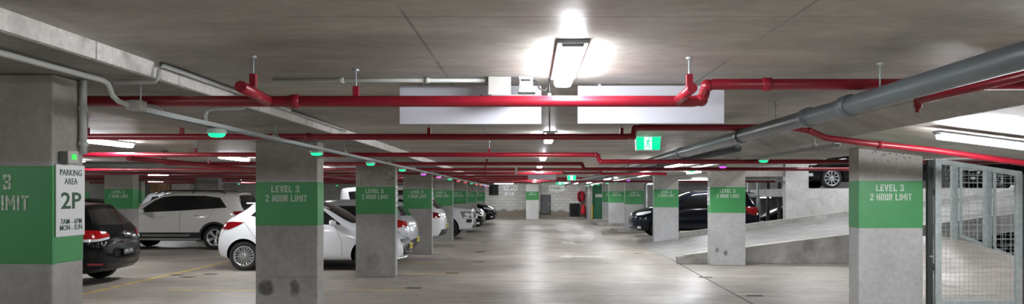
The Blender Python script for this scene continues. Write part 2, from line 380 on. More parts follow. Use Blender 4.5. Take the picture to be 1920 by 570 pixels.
# ------------------------------------------------------------------ cars
# car space: x forward from the rear bumper (0) to the nose (L), y left, z up
def car_cage(s):
    L, W, H, zb = s['L'], s['W'], s['H'], s.get('zb', .2)
    br, bf = s['belt_r'], s['belt_f']; xr, xf, xc, zc, hf = s['roof_r'], s['roof_f'], s['cowl'], s['zc'], s['hood_f']
    Wr = s.get('Wr', .62*W/.88); rz = s.get('roof_rz', H-.05); mid = s.get('mid', .52); pf = s.get('plan_f', .84); pr = s.get('plan_r', .86)
    gx = s.get('glass_r', .16); bb = s.get('bulge', .07)
    belt = lambda x: br+(bf-br)*min(1, max(0, x/xc))
    def roof(x, z, wr=1.0):
        b = belt(x)
        return [(x, .78*W, zb), (x, .96*W, zb+.07), (x, 1.0*W, mid), (x, .99*W, b-.16), (x, .955*W, b), (x, Wr*wr+.07, z-.12), (x, Wr*wr*.86, z-.015), (x, 0, z+.012)]
    S = []
    # rear face ring
    b = br
    S.append([(.12, .74*W*pr, zb+.05), (.04, .92*W*pr, zb+.12), (0, W*pr, mid), (s.get('tail_x', .05), .98*W*pr, b-.14), (gx, .93*W*pr, b+.02),
              (xr-.03, (Wr+.04)*.95, rz-.12), (xr, Wr*.82, rz-.03), (xr-.05, 0, rz-.012)])
    r1 = roof(.3, rz); x5 = xr+.14
    S.append([(.32, .78*W, zb), (.3, .95*W, zb+.07), (.28, .985*W, mid), (.3, .97*W, b-.15), (.36, .94*W, b), (x5, Wr+.055, rz-.11), (x5, Wr*.86, rz-.008), (x5, 0, rz+.015)])
    S.append(roof(max(1.0, xr+.45), H-.02)); S.append(roof(xr*.4+xf*.6, H)); S.append(roof(xf, H-.025, .98))
    c = bf
    S.append([(xc-.12, .78*W, zb), (xc-.12, .96*W, zb+.07), (xc-.12, W, mid), (xc-.14, .99*W, c-.16), (xc-.2, .96*W, c-.01), (xc-.26, .85*W, c+.03), (xc-.08, .6*W, zc), (xc, 0, zc+.02)])
    xm = (xc+L)/2; zm = (zc+hf)/2+.03
    S.append([(xm, .78*W, zb), (xm, .96*W, zb+.07), (xm, W, mid), (xm, .985*W, zm-.3), (xm, .95*W, zm-.14), (xm, .85*W, zm-.05), (xm, .58*W, zm), (xm, 0, zm+.02)])
    xh = L-.34
    S.append([(xh, .78*W, zb), (xh, .93*W, zb+.07), (xh, .975*W, mid), (xh, .96*W, hf-.25), (xh, .92*W, hf-.11), (xh-.02, .80*W, hf-.03), (xh, .55*W, hf+.01), (xh+.02, 0, hf+.03)])
    q = s.get('setback', 1)
    S.append([(L-.16*q, .72*W*pf, zb+.03), (L-.07*q, .92*W*pf, zb+.08), (L-.03*q, W*pf, mid), (L-.07*q, .98*W*pf, hf-.24), (L-.12*q, .94*W*pf, hf-.13), (L-.2*q, .82*W*pf, hf-.07+.03*(1-q)), (L-.22*q, .55*W*pf, hf-.03), (L-.17*q, 0, hf-.02)])
    return S, bb

def car_body(s, lvl):
    S, bb = car_cage(s); bm = bmesh.new(); n = len(S); Lf = []; Rt = []
    for st in S:
        Lf.append([bm.verts.new((x, y, z)) for x, y, z in st[:7]]); Rt.append([bm.verts.new((x, -y, z)) for x, y, z in st[:7]])
    Cn = [bm.verts.new(st[7]) for st in S]
    F_ = bm.faces.new
    for i in range(n-1):
        for j in range(6):
            F_([Lf[i][j], Lf[i+1][j], Lf[i+1][j+1], Lf[i][j+1]]); F_([Rt[i][j], Rt[i][j+1], Rt[i+1][j+1], Rt[i+1][j]])
        F_([Lf[i][6], Lf[i+1][6], Cn[i+1], Cn[i]]); F_([Rt[i][6], Cn[i], Cn[i+1], Rt[i+1][6]])
    def cap(i, sg):
        cs = []
        for j in range(6):
            x, y, z = S[i][j]; cs.append(bm.verts.new((x+sg*(bb if j < 5 else bb*.6), 0, z+(.02 if j > 3 else 0))))
        for j in range(5):
            F_([Lf[i][j], Lf[i][j+1], cs[j+1], cs[j]]); F_([Rt[i][j], cs[j], cs[j+1], Rt[i][j+1]])
        F_([Lf[i][5], Lf[i][6], Cn[i], cs[5]]); F_([Rt[i][5], cs[5], Cn[i], Rt[i][6]])
        return cs[0]
    c0 = cap(0, -1); c1 = cap(n-1, 1)
    for i in range(n-1):
        p = [Lf[i][0], Rt[i][0], Rt[i+1][0], Lf[i+1][0]]
        if i == 0: p = [Lf[0][0], c0, Rt[0][0], Rt[1][0], Lf[1][0]]
        if i == n-2: p = [Lf[i][0], Rt[i][0], Rt[i+1][0], c1, Lf[i+1][0]]
        F_(p)
    bmesh.ops.recalc_face_normals(bm, faces=bm.faces)
    cl = bm.edges.layers.float.get('crease_edge') or bm.edges.layers.float.new('crease_edge')
    def cr(a, b, v):
        e = bm.edges.get((a, b))
        if e: e[cl] = v
    for Q in (Lf, Rt):
        for i in range(n-1):
            cr(Q[i][4], Q[i+1][4], s.get('cr_belt', .35)); cr(Q[i][1], Q[i+1][1], .35); cr(Q[i][5], Q[i+1][5], s.get('cr_hood', 0) if i > 4 else .15); cr(Q[i][0], Q[i+1][0], .3)
        for j in range(6):
            cr(Q[0][j], Q[0][j+1], s.get('cr_rear', .3)); cr(Q[n-1][j], Q[n-1][j+1], s.get('cr_front', .2))
        cr(Q[0][6], Cn[0], .6); cr(Q[5][6], Cn[5], .3)
        cr(Q[n-1][6], Cn[n-1], .35)
    me = bpy.data.meshes.new('body'); bm.to_mesh(me); bm.free()
    o = bpy.data.objects.new('body', me); C.objects.link(o)
    md = o.modifiers.new('s', 'SUBSURF'); md.levels = md.render_levels = lvl
    return o

def bake(o):
    dg = bpy.context.evaluated_depsgraph_get(); dg.update()
    me = bpy.data.meshes.new_from_object(o.evaluated_get(dg)); o.modifiers.clear(); old = o.data; o.data = me; bpy.data.meshes.remove(old)

class Car:
    def __init__(self, name, label, loc, rotz, spec, paint, lvl=2, cat='car', group=None):
        self.s = s = spec; self.root = None
        self.body = o = car_body(s, lvl); bake(o)
        self.bvh = BVHTree.FromPolygons([v.co for v in o.data.vertices], [p.vertices for p in o.data.polygons])
        # wheel openings
        R = s['R']; Ra = R+s.get('arch', .055); W = s['W']; self.ax = (s['axle_r'], s['axle_f'])
        bm = bmesh.new()
        for ax in self.ax:
            for sg in (1, -1):
                mt = Matrix.Translation((ax, sg*(W-.1), R)) @ Matrix.Rotation(PI/2, 4, 'X')
                bmesh.ops.create_cone(bm, cap_ends=True, segments=40, radius1=Ra, radius2=Ra, depth=.46, matrix=mt)
        cme = bpy.data.meshes.new('cut'); bm.to_mesh(cme); bm.free(); co = bpy.data.objects.new('cut', cme); C.objects.link(co)
        md = o.modifiers.new('b', 'BOOLEAN'); md.operation = 'DIFFERENCE'; md.object = co; md.solver = 'EXACT'
        bake(o); bpy.data.objects.remove(co); bpy.data.meshes.remove(cme)
        o.data.materials.clear(); o.data.materials.append(M[paint]); o.data.materials.append(M['blackmatte'])
        for p in o.data.polygons:
            c = p.center; p.use_smooth = True; p.material_index = 0
            for ax in self.ax:
                d = math.hypot(c.x-ax, c.z-R)
                if d < Ra+.004 and (abs(c.y) < W-.2 or (d > Ra-.02 and abs((Vector((ax-c.x, 0, R-c.z)).normalized()).dot(p.normal)) > .9)): p.material_index = 1; p.use_smooth = False
            if c.z < s.get('zb', .2)+.03 and p.normal.z < -.5: p.material_index = 1
        o.data.set_sharp_from_angle(angle=math.radians(40))
        self.root = thing(name, label, cat, loc, rotz, group); o.parent = self.root; o.name = 'body'
    def hit(self, org, d):
        h, nrm, i, dist = self.bvh.ray_cast(Vector(org), Vector(d))
        if h is None:
            h, nrm, i, dist = self.bvh.find_nearest(Vector(org)+Vector(d)*2.0)
        return h, nrm
    def proj(self, view, u, z):
        L = self.s['L']
        if view == 'L': return self.hit((u, 3, z), (0, -1, 0))
        if view == 'R': return self.hit((u, -3, z), (0, 1, 0))
        if view == 'B': return self.hit((-2, u, z), (1, 0, 0))
        if view == 'F': return self.hit((L+2, u, z), (-1, 0, 0))
        if view == 'T': return self.hit((u, z, 3), (0, 0, -1))
        x0, ang = view; d = Vector((math.cos(ang), math.sin(ang), 0)); t = Vector((-d.y, d.x, 0))   # corner views: ang = ray direction
        o = Vector((x0, 0, 0))-d*3+t*u; return self.hit((o.x, o.y, z), d)
    def patch(self, name, poly, view, mat, off=.004, step=.07, parent=None, thick=.0):
        bm = bmesh.new(); bm.faces.new([bm.verts.new((u, z, 0)) for u, z in poly])
        us = [p[0] for p in poly]; zs = [p[1] for p in poly]
        for k, (lo, hi) in enumerate(((min(us), max(us)), (min(zs), max(zs)))):
            v = lo+step
            while v < hi-.01:
                no = (1, 0, 0) if k == 0 else (0, 1, 0); co = (v, 0, 0) if k == 0 else (0, v, 0)
                bmesh.ops.bisect_plane(bm, geom=bm.verts[:]+bm.edges[:]+bm.faces[:], plane_co=co, plane_no=no); v += step
        for v in bm.verts:
            h, nrm = self.proj(view, v.co.x, v.co.y); v.co = h+nrm*off
        for f in bm.faces: f.smooth = True
        rim = [e for e in bm.edges if len(e.link_faces) == 1]
        ex = bmesh.ops.extrude_edge_only(bm, edges=rim)                      # rim turned down onto the body
        for v in [g for g in ex['geom'] if isinstance(g, bmesh.types.BMVert)]:
            h, nrm, i, d = self.bvh.find_nearest(v.co); v.co = h-nrm*.004
        me = bpy.data.meshes.new(name); bm.to_mesh(me); bm.free(); me.materials.append(M[mat] if isinstance(mat, str) else mat)
        me.set_sharp_from_angle(angle=math.radians(50))
        o = bpy.data.objects.new(name, me); C.objects.link(o); o.parent = parent or self.root
        return o
    def line(self, b, pts, view, r=.004, step=.06, off=.0):
        out = []
        for (u0, z0), (u1, z1) in zip(pts, pts[1:]):
            n = max(1, int(math.hypot(u1-u0, z1-z0)/step))
            for k in range(n):
                h, nr = self.proj(view, u0+(u1-u0)*k/n, z0+(z1-z0)*k/n); out.append(h+nr*off)
        h, nr = self.proj(view, *pts[-1]); out.append(h+nr*off)
        b.tube(out, r, 6)
    def lines(self, name, ls, mat='black', r=.004, off=0):
        b = B()
        for view, pts in ls: self.line(b, pts, view, r, off=off)
        return b.build(name, M[mat], self.root)
    def wheels(self, style, n=5, rim='alloy', dark='blackmatte', wid=.21, rr=.68):
        R = self.s['R']; W = self.s['W']
        for ax in self.ax:
            for sg in (1, -1):
                # local: axle along z, outer face at h=0
                mt = Matrix.Translation((ax, sg*(W-.045), R)) @ Matrix.Rotation(-sg*PI/2, 4, 'X')
                ri = R*rr
                ty = B(); ty.lathe([(ri-.01, -.02), (ri+.005, 0), (ri+(R-ri)*.5, .008), (R-.025, -.004), (R, -.03), (R, -wid+.03), (R-.03, -wid), (ri, -wid), (ri-.01, -.02)], 40, mt)
                w = ty.build('wheel', M['tyre'], self.root)
                rb = B()
                rb.lathe([(ri+.004, .0), (ri-.012, .004), (ri-.03, -.012), (ri-.035, -.1)], 40, mt, 0)
                rb.lathe([(0, -.075), (ri-.03, -.075)], 32, mt, 1)
                rb.lathe([(0, -.008), (.028, -.008), (.05, -.014), (.06, -.05)], 20, mt, 0)
                for k in range(n):
                    a = 2*PI*k/n+.3; rot = Matrix.Rotation(a, 4, 'Z')
                    def spoke(w0, w1, tilt=0, off=0):
                        pr = []
                        for r_, hw, h in ((.035, w0, -.018), (ri*.55, (w0+w1)/2*.9, -.006), (ri-.018, w1, -.008)):
                            pr.append([mt @ rot @ Vector((r_, y+off+tilt*r_, hh)) for y, hh in ((-hw, h-.012), (-hw*.55, h), (hw*.55, h), (hw, h-.012), (0, h-.04))])
                        for P0, P1 in zip(pr, pr[1:]):
                            v0 = [rb.bm.verts.new(p) for p in P0]; v1 = [rb.bm.verts.new(p) for p in P1]
                            for q in range(5): rb.bm.faces.new([v0[q], v0[(q+1) % 5], v1[(q+1) % 5], v1[q]])
                    if style == 'single': spoke(.022, .034)
                    elif style == 'twist': spoke(.03, .062, .12)
                    elif style == 'thin': spoke(.014, .017)
                    elif style == 'twin': spoke(.017, .021, .14, .004); spoke(.017, .021, -.14, -.004)
                rb.build('rim', [M[rim], M[dark]], w)
    def mirrors(self, x, z, mat, sz=(.075, .11, .075)):
        for sg in (1, -1):
            h, nr = self.proj('L' if sg > 0 else 'R', x, z)
            b = B(); bmesh.ops.create_uvsphere(b.bm, u_segments=16, v_segments=10, radius=1, matrix=Matrix.Translation((x-.02, h.y+sg*.12, z+.05)) @ Matrix.Diagonal((sz[0], sz[1], sz[2], 1)))
            for q in b.bm.verts:
                o_ = Vector((x-.02, h.y+sg*.12, z+.05)); d = q.co-o_
                q.co = o_+Vector([math.copysign(abs(d[k]/sz[k])**.62, d[k])*sz[k]*.86 for k in range(3)])
                if q.co.x > o_.x: q.co.z = o_.z+(q.co.z-o_.z)*.82
            for f in b.bm.faces: f.smooth = True
            b.tube([(x+.03, h.y-sg*.01, z-.01), (x+.01, h.y+sg*.08, z+.02)], [.03, .025], 8)
            o = b.build('mirror', M[mat], self.root)
    def handle(self, x, z, mat, ln=.2):
        for v, sg in (('L', 1), ('R', -1)):
            h, nr = self.proj(v, x, z); b = B()
            b.tube([(x-ln/2, h.y-sg*.003, z), (x-ln/2+.025, h.y+sg*.03, z+.003), (x+ln/2-.03, h.y+sg*.03, z+.003), (x+ln/2, h.y-sg*.003, z)], [.012, .017, .017, .012], 8)
            b.build('door_handle', M[mat], self.root)
    def both(self, name, poly, mat, off=.004, step=.07):
        self.patch(name, poly, 'L', mat, off, step); self.patch(name, poly, 'R', mat, off, step)
    def corner(self, name, x0, ang, poly, mat, off=.006, step=.05):
        """same lamp on both corners; ang is the ray direction for the left side"""
        if abs(ang) > PI/2: poly = [(-u, z) for u, z in poly]
        self.patch(name, poly, (x0, ang), mat, off, step)
        self.patch(name, [(-u, z) for u, z in poly], (x0, -ang), mat, off, step)
    def plate(self, end, z, mat, txt=None, tmat='signblack', y=0, w=.37, h=.11):
        v = 'B' if end == 'rear' else 'F'; hh, nr = self.proj(v, y, z); sg = -1 if end == 'rear' else 1
        x = hh.x+sg*.018
        b = B(); b.box(x-.008, y-w/2, z-h/2, x+.008, y+w/2, z+h/2); o = b.build('number_plate', M[mat], self.root, bevel=.003)
        if txt:
            mt = Matrix.Translation((x+sg*.0085, y, z)) @ Matrix.Rotation(sg*PI/2, 4, 'Z') @ Matrix.Rotation(PI/2, 4, 'X')
            text_mesh(txt, 'plate_lettering', M[tmat], o, mt, h*.62, w*.84, .0)
        return o
    def badge(self, end, z, r=.05, kind='ring'):
        v = 'B' if end == 'rear' else 'F'; hh, nr = self.proj(v, 0, z); q = nr.to_track_quat('Z', 'Y').to_matrix().to_4x4()
        mt = Matrix.Translation(hh+nr*.006) @ q; b = B()
        b.lathe([(r*.8, 0), (r*.84, .006), (r*.97, .006), (r, 0)], 28, mt)
        if kind == 'vw':
            e = 1 if q.to_3x3().col[1].z > 0 else -1
            for pl in ([(-.42, .62), (0, .08), (.42, .62)], [(-.74, .3), (-.36, -.66), (0, -.02), (.36, -.66), (.74, .3)]):
                b.tube([mt @ Vector((u*r, e*w*r, .004)) for u, w in pl], r*.085, 6)
        elif kind == 'oval':
            b.lathe([(0, .004), (r*.5, .004)], 16, mt)
        b.build('badge', M['chrome'], self.root)

def default_glass(c, rear=True, wind=True):
    s = c.s; br, bf, H = s['belt_r'], s['belt_f'], s['H']; xr, xf, xc = s['roof_r'], s['roof_f'], s['cowl']
    bl = lambda x: br+(bf-br)*min(1, x/xc)+.025
    t = H-.155
    c.both('side_window', s.get('win') or [(.55, bl(.55)+.06), (xc-.5, bl(xc-.5)), (xc-.42, bl(xc)+.01), (xf-.02, t-.02), (xf-.3, t+.01), (xr+.75, t), (xr+.25, t-.06)], 'glass')
    if wind:
        w = s['W']*.74; wt = s.get('Wr', .62*s['W']/.88)*.86
        c.patch('windshield', [(-w, s['zc']+.03), (-w*.5, s['zc']+.005), (w*.5, s['zc']+.005), (w, s['zc']+.03), (wt, H-.1), (0, H-.075), (-wt, H-.1)], 'F', 'glass', .004, .1)
    if rear:
        w = s['W']*.79; wt = s.get('Wr', .62*s['W']/.88)*.86; rz = s.get('roof_rz', H-.05)
        c.patch('rear_window', [(-w, br+.05), (0, br+.035), (w, br+.05), (wt, rz-.12), (0, rz-.10), (-wt, rz-.12)], 'B', 'glass', .004, .1)
    # pillar between the doors and shut lines
    xb = s.get('xb', (xr*.35+xf*.65)-.25)
    z0 = s.get('zb', .2)+.12
    c.lines('panel_gap', [(v, [(xb, bl(xb)), (xb+.02, z0)]) for v in 'LR'] + [(v, [(xc-.45, bl(xc)), (xc-.3, .62), (xc-.3, z0)]) for v in 'LR'] +
            [(v, [(xb-1.0+.06, bl(xb-1)), (s['axle_r']+.42, z0+.14), (s['axle_r']+.55, z0)]) for v in 'LR'], 'black', .0035)

HATCH = dict(L=4.2, W=.89, H=1.48, zb=.19, belt_r=1.0, belt_f=.93, roof_r=.42, roof_f=2.35, cowl=3.2, zc=.98, hood_f=.8, R=.315, axle_r=.78, axle_f=3.36, Wr=.60)
SUV = dict(L=4.62, W=.91, H=1.70, zb=.24, belt_r=1.16, belt_f=1.06, roof_r=.4, roof_f=2.65, cowl=3.5, zc=1.1, hood_f=.95, R=.35, axle_r=.95, axle_f=3.62, Wr=.62, mid=.6)

def make_cars():
    # ---------------- black hatchback seen from behind
    s = dict(HATCH, belt_r=1.0, roof_rz=1.42, tail_x=.03, glass_r=.14, bulge=.09, pr=.86)
    c = Car('car', 'black hatchback seen from behind, bright red tail lamp, beside the parking area sign', (-7.28, 13.44, 0), PI+math.radians(4), s, 'p_black', 3)
    default_glass(c)
    c.corner('tail_lamp', .2, math.radians(-42), [(.28, .81), (.50, .775), (.66, .77), (.86, .80), (.88, .90), (.74, .965), (.5, .955), (.32, .92), (.265, .87)], 'lens_red', .012)
    c.corner('tail_lamp_clear_strip', .2, math.radians(-42), [(.285, .805), (.50, .77), (.66, .765), (.86, .79), (.868, .835), (.66, .81), (.50, .81), (.275, .84)], 'lens_clear', .016)
    c.corner('rear_reflector', .2, math.radians(-30), [(.5, .36), (.72, .37), (.73, .405), (.52, .395)], 'lens_dark', .006)
    c.plate('rear', .56, 'plate_k', 'HPJ 37R', 'white', 0)
    c.badge('rear', .87, .055, 'vw')
    c.lines('tailgate_gap', [('B', [(-.62, .98), (-.6, .70), (-.3, .66), (.3, .66), (.6, .70), (.62, .98)])], 'black', .004)
    c.patch('bumper_trim', [(-.68, .27), (.68, .27), (.6, .36), (-.6, .36)], 'B', 'trim', .006)
    hh, nr = c.proj('B', .42, .73)
    text_mesh('GOLF', 'model_lettering', M['chrome'], c.root, Matrix.Translation((hh.x-.004, .40, .735)) @ Matrix.Rotation(-PI/2, 4, 'Z') @ Matrix.Rotation(PI/2, 4, 'X'), .026, .13)
    c.wheels('single', 5); c.mirrors(2.75, .98, 'p_black'); c.handle(1.45, .9, 'p_black'); c.handle(2.4, .88, 'p_black')

    # ---------------- pearl white SUV in side view
    s = dict(SUV, win=[(.62, 1.20), (1.9, 1.115), (3.02, 1.065), (3.16, 1.075), (2.74, 1.40), (2.5, 1.50), (2.2, 1.535), (1.3, 1.535), (.86, 1.48)], xb=1.92, tail_x=.04, glass_r=.2)
    c = Car('car', 'pearl white SUV in side view with black cladding and roof rails, behind the black hatchback', (-7.98, 22.08, 0), PI, s, 'p_pearl', 3)
    default_glass(c)
    c.patch('rear_window_surround', [(-.73, 1.13), (.73, 1.13), (.60, 1.56), (-.60, 1.56)], 'B', 'black', .003, .1)
    for ax in c.ax:
        ring = [(ax+.455*math.cos(a), .35+.455*math.sin(a)) for a in [PI*k/14-.12 for k in range(0, 17)] ]
        inn = [(ax+.395*math.cos(a), .35+.395*math.sin(a)) for a in [PI*k/14-.12 for k in range(0, 17)]][::-1]
        for v in 'LR':
            bb_ = B()
            for k in range(16):
                q = [ring[k], ring[k+1], inn[15-k], inn[16-k]]; P = [c.proj(v, *p) for p in q]
                bb_.quad([h+n*.008 for h, n in P])
            bmesh.ops.remove_doubles(bb_.bm, verts=bb_.bm.verts, dist=.002); bb_.build('arch_cladding', M['trim'], c.root, smooth=True)
    c.both('sill_cladding', [(1.36, .33), (3.2, .33), (3.22, .5), (1.34, .5)], 'trim', .008, .2)
    c.both('sill_strip', [(1.7, .385), (3.0, .385), (3.02, .445), (1.62, .445)], 'boxgrey', .012, .2)
    c.patch('bumper_cladding', [(-.8, .3), (.8, .3), (.8, .56), (-.8, .56)], 'B', 'trim', .008)
    c.corner('tail_lamp', .2, math.radians(-40), [(.42, .93), (.66, .90), (.78, 1.0), (.81, 1.09), (.42, 1.11)], 'lens_dark', .014)
    for sg in (1, -1):
        b = B(); h = c.proj('T', 1.3, sg*.58)[0].z
        b.tube([(.75, sg*.585, h-.02), (.9, sg*.59, h+.045), (1.4, sg*.6, h+.065), (2.3, sg*.6, h+.065), (2.62, sg*.59, h+.03), (2.75, sg*.585, h-.04)], .018, 8)
        b.tube([(1.7, sg*.6, h-.02), (1.7, sg*.6, h+.06)], .018, 8); b.build('roof_rail', M['black'], c.root)
    c.wheels('twist', 5, 'alloy', 'alloydark', rr=.67); c.mirrors(3.02, 1.06, 'p_pearl', (.09, .12, .085)); c.handle(1.42, .98, 'p_pearl'); c.handle(2.5, .95, 'p_pearl')
    c.plate('rear', .85, 'plate_y', 'CK 81 GL'); c.badge('rear', 1.0, .06, 'oval')
    c.patch('grille', [(-.5, .55), (.5, .55), (.55, .8), (-.55, .8)], 'F', 'black', .01)
    c.corner('head_lamp', 4.4, math.radians(-142), [(.55, .76), (.85, .78), (.88, .88), (.55, .86)], 'lens_clear', .01)

    # ---------------- white small hatchback in side view, nose to the aisle
    s = dict(HATCH, L=3.9, W=.845, H=1.49, belt_r=1.04, belt_f=.90, roof_r=.66, roof_rz=1.41, roof_f=2.1, cowl=2.95, zc=.95, hood_f=.76, axle_r=.62, axle_f=3.19, R=.305, Wr=.57,
             win=[(.74, 1.13), (1.3, 1.03), (2.4, .945), (2.62, .95), (2.2, 1.25), (1.95, 1.33), (1.5, 1.355), (1.1, 1.325), (.84, 1.23)], xb=1.55, tail_x=.09, glass_r=.25, plan_f=.74, bulge=.11)
    c = Car('car', 'white small hatchback in side view parked nose to the aisle behind the second left pillar', (-6.5, 16.18, 0), 0, s, 'p_white', 3)
    default_glass(c)
    c.corner('tail_lamp', .2, math.radians(-42), [(.50, .86), (.66, .85), (.80, .93), (.88, 1.0), (.70, 1.01), (.52, .99)], 'lens_dark', .012)
    c.corner('head_lamp', 3.6, math.radians(-138), [(.42, .62), (.7, .66), (.93, .75), (.9, .80), (.62, .745), (.42, .68)], 'lens_clear', .012)
    c.patch('grille', [(-.42, .3), (.42, .3), (.5, .5), (.46, .63), (-.46, .63), (-.5, .5)], 'F', 'black', .01, .06)
    c.lines('grille_trim', [('F', [(-.5, .6), (-.44, .44), (-.34, .36), (0, .34), (.34, .36), (.44, .44), (.5, .6)])], 'chrome', .012, .01)
    c.corner('fog_lamp_surround', 3.6, math.radians(-150), [(.46, .26), (.7, .30), (.66, .38), (.5, .36)], 'black', .008)
    c.patch('front_lip', [(-.66, .2), (.66, .2), (.7, .245), (-.7, .245)], 'F', 'p_white', .02)
    c.plate('front', .47, 'plate_y', 'EHD 52B'); c.badge('front', .64, .05, 'oval')
    c.lines('tailgate_gap', [('L', [(.42, 1.12), (.3, .98), (.2, .82), (.12, .7)]), ('R', [(.42, 1.12), (.3, .98), (.2, .82), (.12, .7)])], 'black', .004)
    b = B(); b.box(.54, -.44, 1.375, .80, .44, 1.405); b.build('rear_spoiler', M['p_white'], c.root, bevel=.012)
    c.wheels('twin', 9, 'alloy', 'alloydark', rr=.69); c.mirrors(2.5, .94, 'p_white'); c.handle(1.28, .92, 'p_white', .17); c.handle(2.2, .86, 'p_white', .17)

    # ---------------- silver hatchback, tail to the aisle
    s = dict(HATCH, L=4.02, W=.86, H=1.46, belt_r=1.03, belt_f=.93, roof_r=.38, R=.31, cowl=3.1, axle_r=.72, axle_f=3.28, bulge=.1, glass_r=.17)
    c = Car('car', 'silver hatchback with its tail to the aisle, beyond the white small hatchback', (-2.75, 18.05, 0), PI, s, 'p_silver', 2)
    default_glass(c)
    c.corner('tail_lamp', .2, math.radians(-42), [(.42, .84), (.66, .80), (.88, .86), (.93, .99), (.7, 1.0), (.42, .94)], 'lens_red', .012)
    c.patch('bumper_trim', [(-.66, .26), (.66, .26), (.62, .5), (.3, .53), (-.3, .53), (-.62, .5)], 'B', 'trim', .008)
    c.patch('rear_fog_lamp', [(-.2, .3), (.2, .3), (.16, .37), (-.16, .37)], 'B', 'lens_dark', .012)
    c.plate('rear', .50, 'plate_y', 'CY 46 KL'); c.badge('rear', .93, .05, 'oval')
    b = B(); b.tube([(.45, -.2, 1.43), (.36, -.2, 1.50)], [.02, .006], 8); b.build('antenna', M['black'], c.root)
    c.wheels('single', 10); c.mirrors(2.7, .97, 'p_silver'); c.handle(1.4, .9, 'p_silver'); c.handle(2.35, .88, 'p_silver')

    # ---------------- white crossover, tail to the aisle
    s = dict(SUV, L=4.3, W=.89, H=1.58, belt_r=1.1, belt_f=1.0, R=.335, cowl=3.3, roof_f=2.45, axle_r=.85, axle_f=3.42, zc=1.03, hood_f=.9, bulge=.13)
    c = Car('car', 'white crossover with its tail to the aisle, between the third and fourth left pillars', (-2.62, 23.2, 0), PI, s, 'p_white', 2)
    default_glass(c)
    c.corner('tail_lamp', .2, math.radians(-42), [(.42, .88), (.70, .86), (.90, .92), (.94, 1.04), (.7, 1.06), (.42, 1.0)], 'lens_dark', .012)
    c.patch('bumper_trim', [(-.72, .28), (.72, .28), (.66, .52), (-.66, .52)], 'B', 'trim', .008)
    c.plate('rear', .62, 'plate_y', 'DKX 19M'); c.badge('rear', .98, .05, 'oval')
    c.wheels('single', 7, 'alloy'); c.mirrors(2.85, 1.02, 'p_white'); c.handle(1.5, .98, 'p_white')

    # ---------------- big white four wheel drive, nose to the aisle
    s = dict(SUV, L=4.83, W=.955, H=1.88, zb=.3, belt_r=1.25, belt_f=1.17, roof_r=.2, roof_f=2.95, cowl=3.6, zc=1.17, hood_f=1.09, R=.385, axle_r=1.0, axle_f=3.9, Wr=.72, mid=.7,
             plan_f=.95, plan_r=.95, cr_front=.9, cr_rear=.8, bulge=.03, cr_belt=.6, setback=.35, cr_hood=.7)
    c = Car('car', 'big white four wheel drive with square nose to the aisle and dark lower bumper', (-6.78, 26.92, 0), 0, s, 'p_white', 2)
    default_glass(c)
    c.corner('head_lamp', 4.5, math.radians(-150), [(.48, .74), (.82, .74), (.84, .98), (.48, .98)], 'boxgrey', .010)
    for u in (.58, .71): c.corner('lamp_reflector', 4.5, math.radians(-150), [(u+.057*math.cos(PI*k/6), .875+.06*math.sin(PI*k/6)) for k in range(12)], 'lens_clear', .016, .2)
    c.corner('indicator_lens', 4.5, math.radians(-150), [(.50, .755), (.80, .755), (.80, .80), (.50, .80)], 'lens_clear', .016, .2)
    c.patch('grille', [(-.5, .74), (.5, .74), (.5, .95), (-.5, .95)], 'F', 'alloydark', .01)
    c.patch('bumper_trim', [(-.8, .32), (.8, .32), (.85, .52), (-.85, .52)], 'F', 'trim', .01)
    c.corner('fog_lamp', 4.5, math.radians(-150), [(.62, .6), (.74, .6), (.74, .72), (.62, .72)], 'black', .01)
    c.plate('front', .58, 'plate_k', 'DISC 04', 'white')
    c.both('sill_cladding', [(1.45, .33), (3.45, .33), (3.45, .47), (1.45, .47)], 'trim', .008, .2)
    c.wheels('twin', 5, 'alloy', 'alloydark', wid=.25, rr=.66); c.mirrors(3.1, 1.2, 'p_white', (.1, .13, .11)); c.handle(1.6, 1.08, 'p_white'); c.handle(2.7, 1.06, 'p_white')

    def nose_car(label, loc, paint, spec, txt=None, mirrors=True):
        c = Car('car', label, loc, 0 if loc[0] < 3 else PI, spec, paint, 2)
        default_glass(c); hf = spec['hood_f']; L = spec['L']
        c.corner('head_lamp', L-.3, math.radians(-142), [(.42, hf-.17), (.7, hf-.15), (.9, hf-.07), (.88, hf-.01), (.6, hf-.05), (.42, hf-.09)], 'alloydark' if paint == 'p_white' else 'lens_clear', .012)
        if paint == 'p_white': c.corner('lamp_lens', L-.3, math.radians(-142), [(.45, hf-.155), (.7, hf-.135), (.87, hf-.065), (.85, hf-.025), (.6, hf-.062), (.45, hf-.10)], 'lens_clear', .018)
        c.patch('grille', [(-.4, hf-.42), (.4, hf-.42), (.46, hf-.2), (-.46, hf-.2)], 'F', 'black', .01)
        c.patch('lower_intake', [(-.6, .26), (.6, .26), (.55, .36), (-.55, .36)], 'F', 'trim', .01)
        c.corner('fog_lamp', L-.3, math.radians(-150), [(.58, .34), (.7, .34), (.7, .42), (.58, .42)], 'lens_clear', .008)
        if txt: c.plate('front', hf-.36, 'plate_k' if paint != 'p_white' else 'plate_y', txt, 'white' if paint != 'p_white' else 'signblack')
        c.badge('front', hf-.13, .05, 'oval'); c.wheels('single', 5); c.mirrors(spec['cowl']-.4, spec['belt_f']+.04, paint); c.handle(1.4, spec['belt_r']-.1, paint); c.handle(2.4, spec['belt_f']-.06, paint)
        c.corner('tail_lamp', .2, math.radians(-42), [(.45, .84), (.7, .82), (.9, .88), (.9, .97), (.45, .95)], 'lens_dark', .012)
        return c
    nose_car('black hatchback nose, low and dark beyond the big white four wheel drive', (-6.1, 31.95, 0), 'p_black', dict(HATCH, hood_f=.84), 'BK 72 QD')
    nose_car('white hatchback nose showing behind the far left pillar, beside a black one', (-6.45, 38.4, 0), 'p_white', dict(HATCH, hood_f=.86, H=1.52), 'CT 20 RP')
